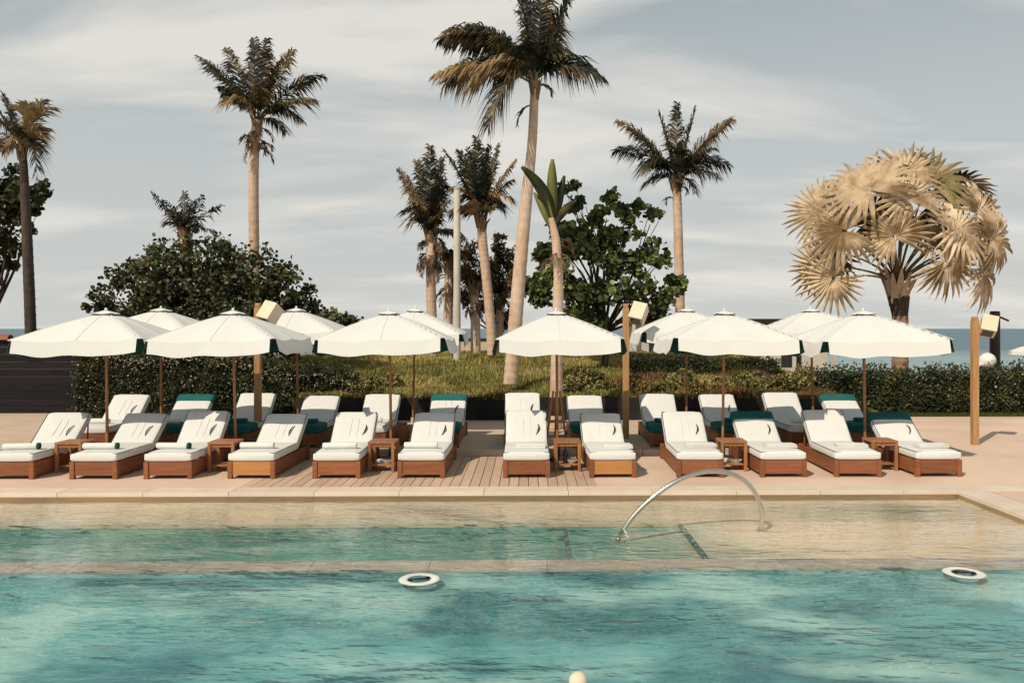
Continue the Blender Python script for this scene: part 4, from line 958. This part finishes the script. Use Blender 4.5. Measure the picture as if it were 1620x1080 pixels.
def one_leaf():
    b = B(); s = 1.0; pts = [(0, 0, 0)]
    n = 10
    ring = [(.5 - .5 * cos(2 * pi * k / n), .46 * sin(2 * pi * k / n) * (1 - .12 * cos(2 * pi * k / n)), .10 * abs(sin(2 * pi * k / n))) for k in range(n)]
    b.add([(.5, 0, 0)] + ring, [(0, 1 + k, 1 + (k + 1) % n) for k in range(n)])
    return b.mesh('leaf', smooth=True)
leaf_me = {m: one_leaf() for m in ('leaf_dk', 'leaf_br')}
def tree(name, label, cat, foot, clumps, mats, size, count, rg, k=6, singles=0, smat='leaf_dk', group=None, branches=True, shell=.55, trunk_r=.12, flowers=0, lsize=None):
    """clumps: (centre, radius, squash, weight); leaves spread in each clump's outer volume, limbs run to the clumps"""
    root = empty(name, foot, 0, label=label, cat=cat, group=group); o0 = V(foot)
    if branches:
        b = B(); tops = [V(c) - o0 for c, *_ in clumps]; fork = V((0, 0, 0)).lerp(sum(tops, V()) / len(tops), .35)
        b.tube([V((0, 0, -.1)), fork * .5 + V((.05, 0, 0)), fork], [trunk_r, trunk_r * .85, trunk_r * .7], 8)
        for t in tops:
            t = fork.lerp(t, .92); m = fork.lerp(t, .5) + V((rg.uniform(-.35, .35), rg.uniform(-.25, .25), rg.uniform(-.25, .35)))
            b.tube([fork, m, t], [trunk_r * .5, trunk_r * .3, trunk_r * .12], 6)
            for _ in range(2):
                e = t + V((rg.gauss(0, .16), rg.gauss(0, .16), rg.gauss(0, .14)))
                b.tube([m, (m + e) / 2 + V((0, 0, .08)), e], [trunk_r * .18, trunk_r * .12, .008], 5)
        b.build('trunk', MT['bark'], root, smooth=True)
    tot = sum(c[3] for c in clumps); bs = {m: B() for m, _ in mats}; fl = B()
    names = [m for m, _ in mats]; ws = [w for _, w in mats]; edge_pts = []
    for c, r, sq, w in clumps:
        c = V(c) - o0; n = int(count * w / tot)
        nsub = max(4, n // 40); subs = []
        for _ in range(nsub):
            q = V((rg.gauss(0, 1), rg.gauss(0, 1), rg.gauss(0, 1))).normalized() * (shell + (1 - shell) * rg.random()) * r
            subs.append((c + V((q.x, q.y, q.z * sq)), r * rg.uniform(.15, .34)))
        for i in range(n):
            sc, sr = subs[rg.randrange(nsub)]
            p = sc + V((rg.gauss(0, .55), rg.gauss(0, .55), rg.gauss(0, .5))) * sr
            leaf_faces(bs[rg.choices(names, ws)[0]], p, size, rg, k=k)
        for _ in range(int(flowers * w / tot)):
            sc, sr = subs[rg.randrange(nsub)]; p = sc + V((rg.gauss(0, .6), -abs(rg.gauss(0, .6)), rg.gauss(0, .6))) * sr
            leaf_faces(fl, p, .05, rg, k=4)
        edge_pts += [(sc, sr) for sc, sr in subs]
    for m in names: bs[m].build('crown', MT[m], root)
    if flowers: tag(fl.build('flowers', MT['flower'], root), kind='stuff')
    for i in range(singles):
        sc, sr = edge_pts[rg.randrange(len(edge_pts))]
        q = V((rg.gauss(0, 1), rg.gauss(0, .6) - .4, rg.gauss(0, 1))).normalized()
        o = link('leaf', leaf_me[smat], MT[smat], root, sc + q * sr * rg.uniform(.8, 1.5)); o.rotation_euler = (rg.uniform(.3, 1.9), rg.uniform(-.8, .8), rg.uniform(0, 6.28)); s = (lsize or size * 1.35) * rg.uniform(.8, 1.25); o.scale = (s, s, s)
    return root
def C(px, py, d, rpx, sq=.85, w=None):
    r = rpx * d / F; return (P(px, py, d), r, sq, (w if w else r * r))
rg = random.Random(21)
f = P(955, 565, 23.5); f.z = 1.0
tree('sea_grape_tree', 'loose green sea grape tree with round leaves behind the fourth umbrella', 'tree', f,
     [C(960, 330, 23.5, 32, .7), C(1005, 335, 23.3, 34, .55), C(915, 320, 23.8, 22, .8, .25), C(925, 380, 23.5, 42), C(965, 410, 23.2, 40, .7), C(1010, 410, 23.3, 42, .6), C(1045, 412, 23.2, 24, .6), C(1000, 460, 23.1, 48, .6), C(1060, 470, 23.2, 36, .6), C(940, 465, 23.4, 48, .7), C(880, 440, 23.6, 46, .9), C(850, 470, 23.9, 40, .9), C(855, 400, 23.9, 28, .9, .4), C(900, 295, 23.8, 18, .6, .10), C(1030, 500, 23.2, 40, .7), C(920, 500, 23.4, 45, .7), C(985, 370, 23.4, 36, .7), C(945, 350, 23.6, 30, .8), C(890, 360, 23.8, 30, .9, .5), C(1070, 445, 23.2, 20, .5, .2), C(900, 400, 23.6, 36, .8), C(1035, 340, 23.2, 16, .5, .15)],
     [('leaf_dk', 3), ('leaf_br', 5)],   .17, 6000, rg, k=6, singles=200, smat='leaf_br', shell=.15, trunk_r=.11, group=None)
f = P(320, 600, 23); f.z = .9
tree('dense_bush', 'dense dark round bush with pale leaves behind the left umbrellas', 'bush', f,
     [C(215, 455, 22.6, 50), C(265, 440, 22.5, 62), C(330, 425, 22.8, 62), C(390, 440, 22.8, 58), C(440, 462, 22.8, 52), C(300, 480, 22.2, 70), C(380, 490, 22.2, 70), C(200, 500, 22.3, 50), C(160, 495, 22.5, 30), C(470, 500, 22.6, 48), C(520, 505, 22.8, 36, .7), C(545, 515, 22.9, 26, .7), C(250, 520, 22, 60), C(430, 520, 22.2, 60), C(150, 480, 22.4, 16, .8, .1)],
     [('leaf_dk', 6), ('leaf_br', .6), ('leaf_bn', .5)], .125, 17000, rg, k=6, singles=120, smat='leaf_dk', shell=.6, trunk_r=.12, flowers=350)
f = P(-30, 600, 25); f.z = .8
tree('broadleaf_tree', 'dark broadleaf tree cut off by the left edge behind the leaning palm', 'tree', f,
     [C(10, 290, 25.3, 40), C(45, 300, 25.3, 34), C(15, 340, 25.2, 40), C(55, 325, 25.3, 22, .8), C(10, 380, 25.2, 36, .8), C(-40, 320, 25.5, 60), C(-40, 400, 25.5, 50), C(5, 420, 25.2, 16, .8)],
     [('leaf_dk', 1)], .17, 3600, rg, k=6, singles=90, smat='leaf_dk', shell=.3)
f = P(775, 575, 29); f.z = 1.2
tree('brown_shrub', 'dry brown shrub filling the gap between the palm cluster trunks', 'shrub', f,
     [C(745, 400, 29, 26), C(780, 420, 29, 30), C(800, 400, 29, 24), C(765, 440, 29, 34), C(805, 450, 29, 30), C(730, 430, 29, 24), C(800, 500, 29, 24, 1), C(790, 380, 29, 18), C(770, 480, 29, 26), C(735, 470, 29, 20), C(815, 420, 29, 18)],
     [('leaf_bn', 3), ('leaf_dk', 2)], .14, 6500, rg, k=4, shell=.3, trunk_r=.07)

def hedge(name, label, x0, x1, y0, y1, z0, zf, mats, count, rg, size=.075, cat='hedge', flowers=0, core=True, group=None):
    """leafy faces over the front, top and ends of an uneven block; a dark twig core inside"""
    root = empty(name, ((x0 + x1) / 2, (y0 + y1) / 2, z0), 0, label=label, cat=cat, group=group); o0 = V(root.location)
    def top(x, y): return zf(x) + .14 * mn.noise(V((x * .9, y, 5))) + .10 * mn.noise(V((x * 2.6, y * 2, 2)))
    bs = {m: B() for m, _ in mats}; fl = B(); names = [m for m, _ in mats]; ws = [w for _, w in mats]
    for i in range(count):
        x = rg.uniform(x0, x1); f = rg.random()
        if f < .55: y = y0 + abs(rg.gauss(0, .10)) + .12 * mn.noise(V((x * 1.3, 3, i % 3))); z = z0 + (top(x, y0) - z0) * rg.random() ** .8; y += .25 * ((z - z0) / (top(x, y0) - z0)) ** 3
        elif f < .92: y = rg.uniform(y0 + .1, y1); z = top(x, y) - abs(rg.gauss(0, .09)) + (rg.random() ** 6) * .34
        else: x = rg.choice((x0, x1)) + rg.gauss(0, .08); y = rg.uniform(y0, y1); z = z0 + (top(x, y) - z0) * rg.random()
        p = V((x, y, z)) - o0
        leaf_faces(bs[rg.choices(names, ws)[0]], p, size, rg, k=4, up=.35)
        if i < flowers: leaf_faces(fl, V((x, y0 - .03 + rg.gauss(0, .05), z)) - o0, .055, rg, k=4)
    for m in names: bs[m].build('foliage', MT[m], root)
    if flowers: tag(fl.build('flowers', MT['flower'], root), kind='stuff')
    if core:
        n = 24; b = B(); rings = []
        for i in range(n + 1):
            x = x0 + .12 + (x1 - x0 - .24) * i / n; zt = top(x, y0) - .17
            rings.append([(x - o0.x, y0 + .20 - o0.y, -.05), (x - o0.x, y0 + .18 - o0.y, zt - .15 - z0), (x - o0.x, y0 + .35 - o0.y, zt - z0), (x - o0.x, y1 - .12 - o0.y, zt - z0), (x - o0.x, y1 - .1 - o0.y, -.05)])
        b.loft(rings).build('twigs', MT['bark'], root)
    return root
rg = random.Random(33)
hx = PY(1236, 22.0).x
hedge('hedge', 'long dark leafy hedge behind the right lamp post', hx + .9, hx + 11, 22.0, 23.2, 0, lambda x: 1.02 + .10 * smooth(11, 15, x), [('leaf_hedge', 5), ('leaf_dk', 2)], 32000, rg, size=.10, flowers=260)
xa, xb = PY(140, 20.6).x, PY(585, 20.2).x
hedge('flowering_hedge', 'dark hedge with small pale flowers behind the left back row', xa, xb - .4, 20.0, 21.1, .12, lambda x: 1.55 - .55 * smooth(xa + 3, xb, x) + .25 * (1 - smooth(xa, xa + 2, x)), [('leaf_hedge', 5), ('leaf_dk', 2)], 36000, rg, size=.085, flowers=900)
xa2, xb2 = PY(995, 23).x, PY(1225, 23).x
hedge('clipped_hedge', 'low dark clipped hedge on the mound behind the middle lamp post', xa2, xb2, 22.6, 23.6, .8, lambda x: 1.42, [('leaf_hedge', 3), ('leaf_dk', 2)], 12000, rg, size=.08)
rs = random.Random(77)
for k, (px, y) in enumerate([(590, 20.1), (905, 20.1), (950, 20.3), (1010, 20.1), (1050, 20.35), (1100, 20.1), (1150, 20.3), (1195, 20.15), (1230, 20.6), (1000, 21.4), (1090, 21.5), (930, 21.7), (620, 21.3), (1180, 21.6), (1250, 21.6)]):
    c = PY(px, y); zz = mound_z(c.x, y); r0 = rs.uniform(.26, .40)
    cl = [(V((c.x + rs.uniform(-.3, .3), y + rs.uniform(-.1, .15), zz + r0 * .45)), r0 * rs.uniform(.8, 1.15), .75, 1) for _ in range(4)]
    ORDS = ORD[:9] + ['third', 'fourth', 'second', 'first', 'fifth', 'sixth']
    russ = 940 < px < 1160 and k % 2 == 1
    tree('low_shrub', 'low loose ' + ('russet' if russ else 'olive') + (' shrub along the retaining wall, %s from the left' if k < 9 else ' shrub higher on the mound, %s from the left') % ORDS[k], 'shrub', (c.x, y, zz), cl, [('cover_rd', 2), ('cover', 1)] if russ else [('leaf_dk', 2), ('cover', 2)], .085, 1500, rs, k=4, branches=False, shell=.45, group='low shrubs on the planted mound')
# ground cover tufts on the mound: nobody could count them
def cover(name, label, x0, x1, y0, y1, n, mat, rg, hgt=.16, wid=.02, dens=None, k=4):
    b = B()
    for i in range(n):
        x = rg.uniform(x0, x1); y = y0 + (y1 - y0) * rg.random() ** 1.4
        if dens and rg.random() > dens(x, y): continue
        z = mound_z(x, y); lump = .5 + .9 * max(0, mn.noise(V((x * 1.1, y * 1.1, 9))) + .35)
        for _ in range(k):
            h = hgt * lump * rg.uniform(.5, 1.3); a = rg.uniform(0, 2 * pi); q = V((cos(a), sin(a), 0)); s = q.cross(V((0, 0, 1))) * wid * rg.uniform(.6, 1.3)
            p = V((x + rg.gauss(0, .06), y + rg.gauss(0, .06), z - .02)); e = p + q * h * rg.uniform(.2, .8) + V((0, 0, h))
            b.add([p - s, p + s, e], [(0, 1, 2)])
    o = b.build(name, MT[mat]); tag(o, label, 'ground cover', kind='stuff'); return o
rg = random.Random(40)
rus = lambda x, y: smooth(-.15, .25, mn.noise(V((x * .5, y * .6, 2))) + .5 * smooth(1, 5, x) - .3 - .25 * smooth(20.5, 23, y))
cover('ground_cover', 'olive green low ground cover over the planted mound', -7, 9.0, WALL_Y + .1, 30, 30000, 'cover', rg, .15, .022, dens=lambda x, y: 1 - .8 * rus(x, y))
cover('russet_ground_cover', 'russet dry ground cover patches on the mound at right of centre', -3, 8.6, WALL_Y + .05, 24, 15000, 'cover_rd', rg, .20, .02, dens=rus)
def lawn():
    b = B(); rg = random.Random(2)
    for i in range(9000):
        x = rg.uniform(7.25, 20); y = rg.uniform(21.3, 22.1); a = rg.uniform(0, 6.28); h = rg.uniform(.03, .07); q = V((cos(a), sin(a), 0)); s = q.cross(V((0, 0, 1))) * .006; p = V((x, y, .018))
        b.add([p - s, p + s, p + q * h * .4 + V((0, 0, h))], [(0, 1, 2)])
    tag(b.build('grass', MT['lawn']), 'thin strip of short grass in front of the right hedge', 'grass', kind='stuff')
lawn()
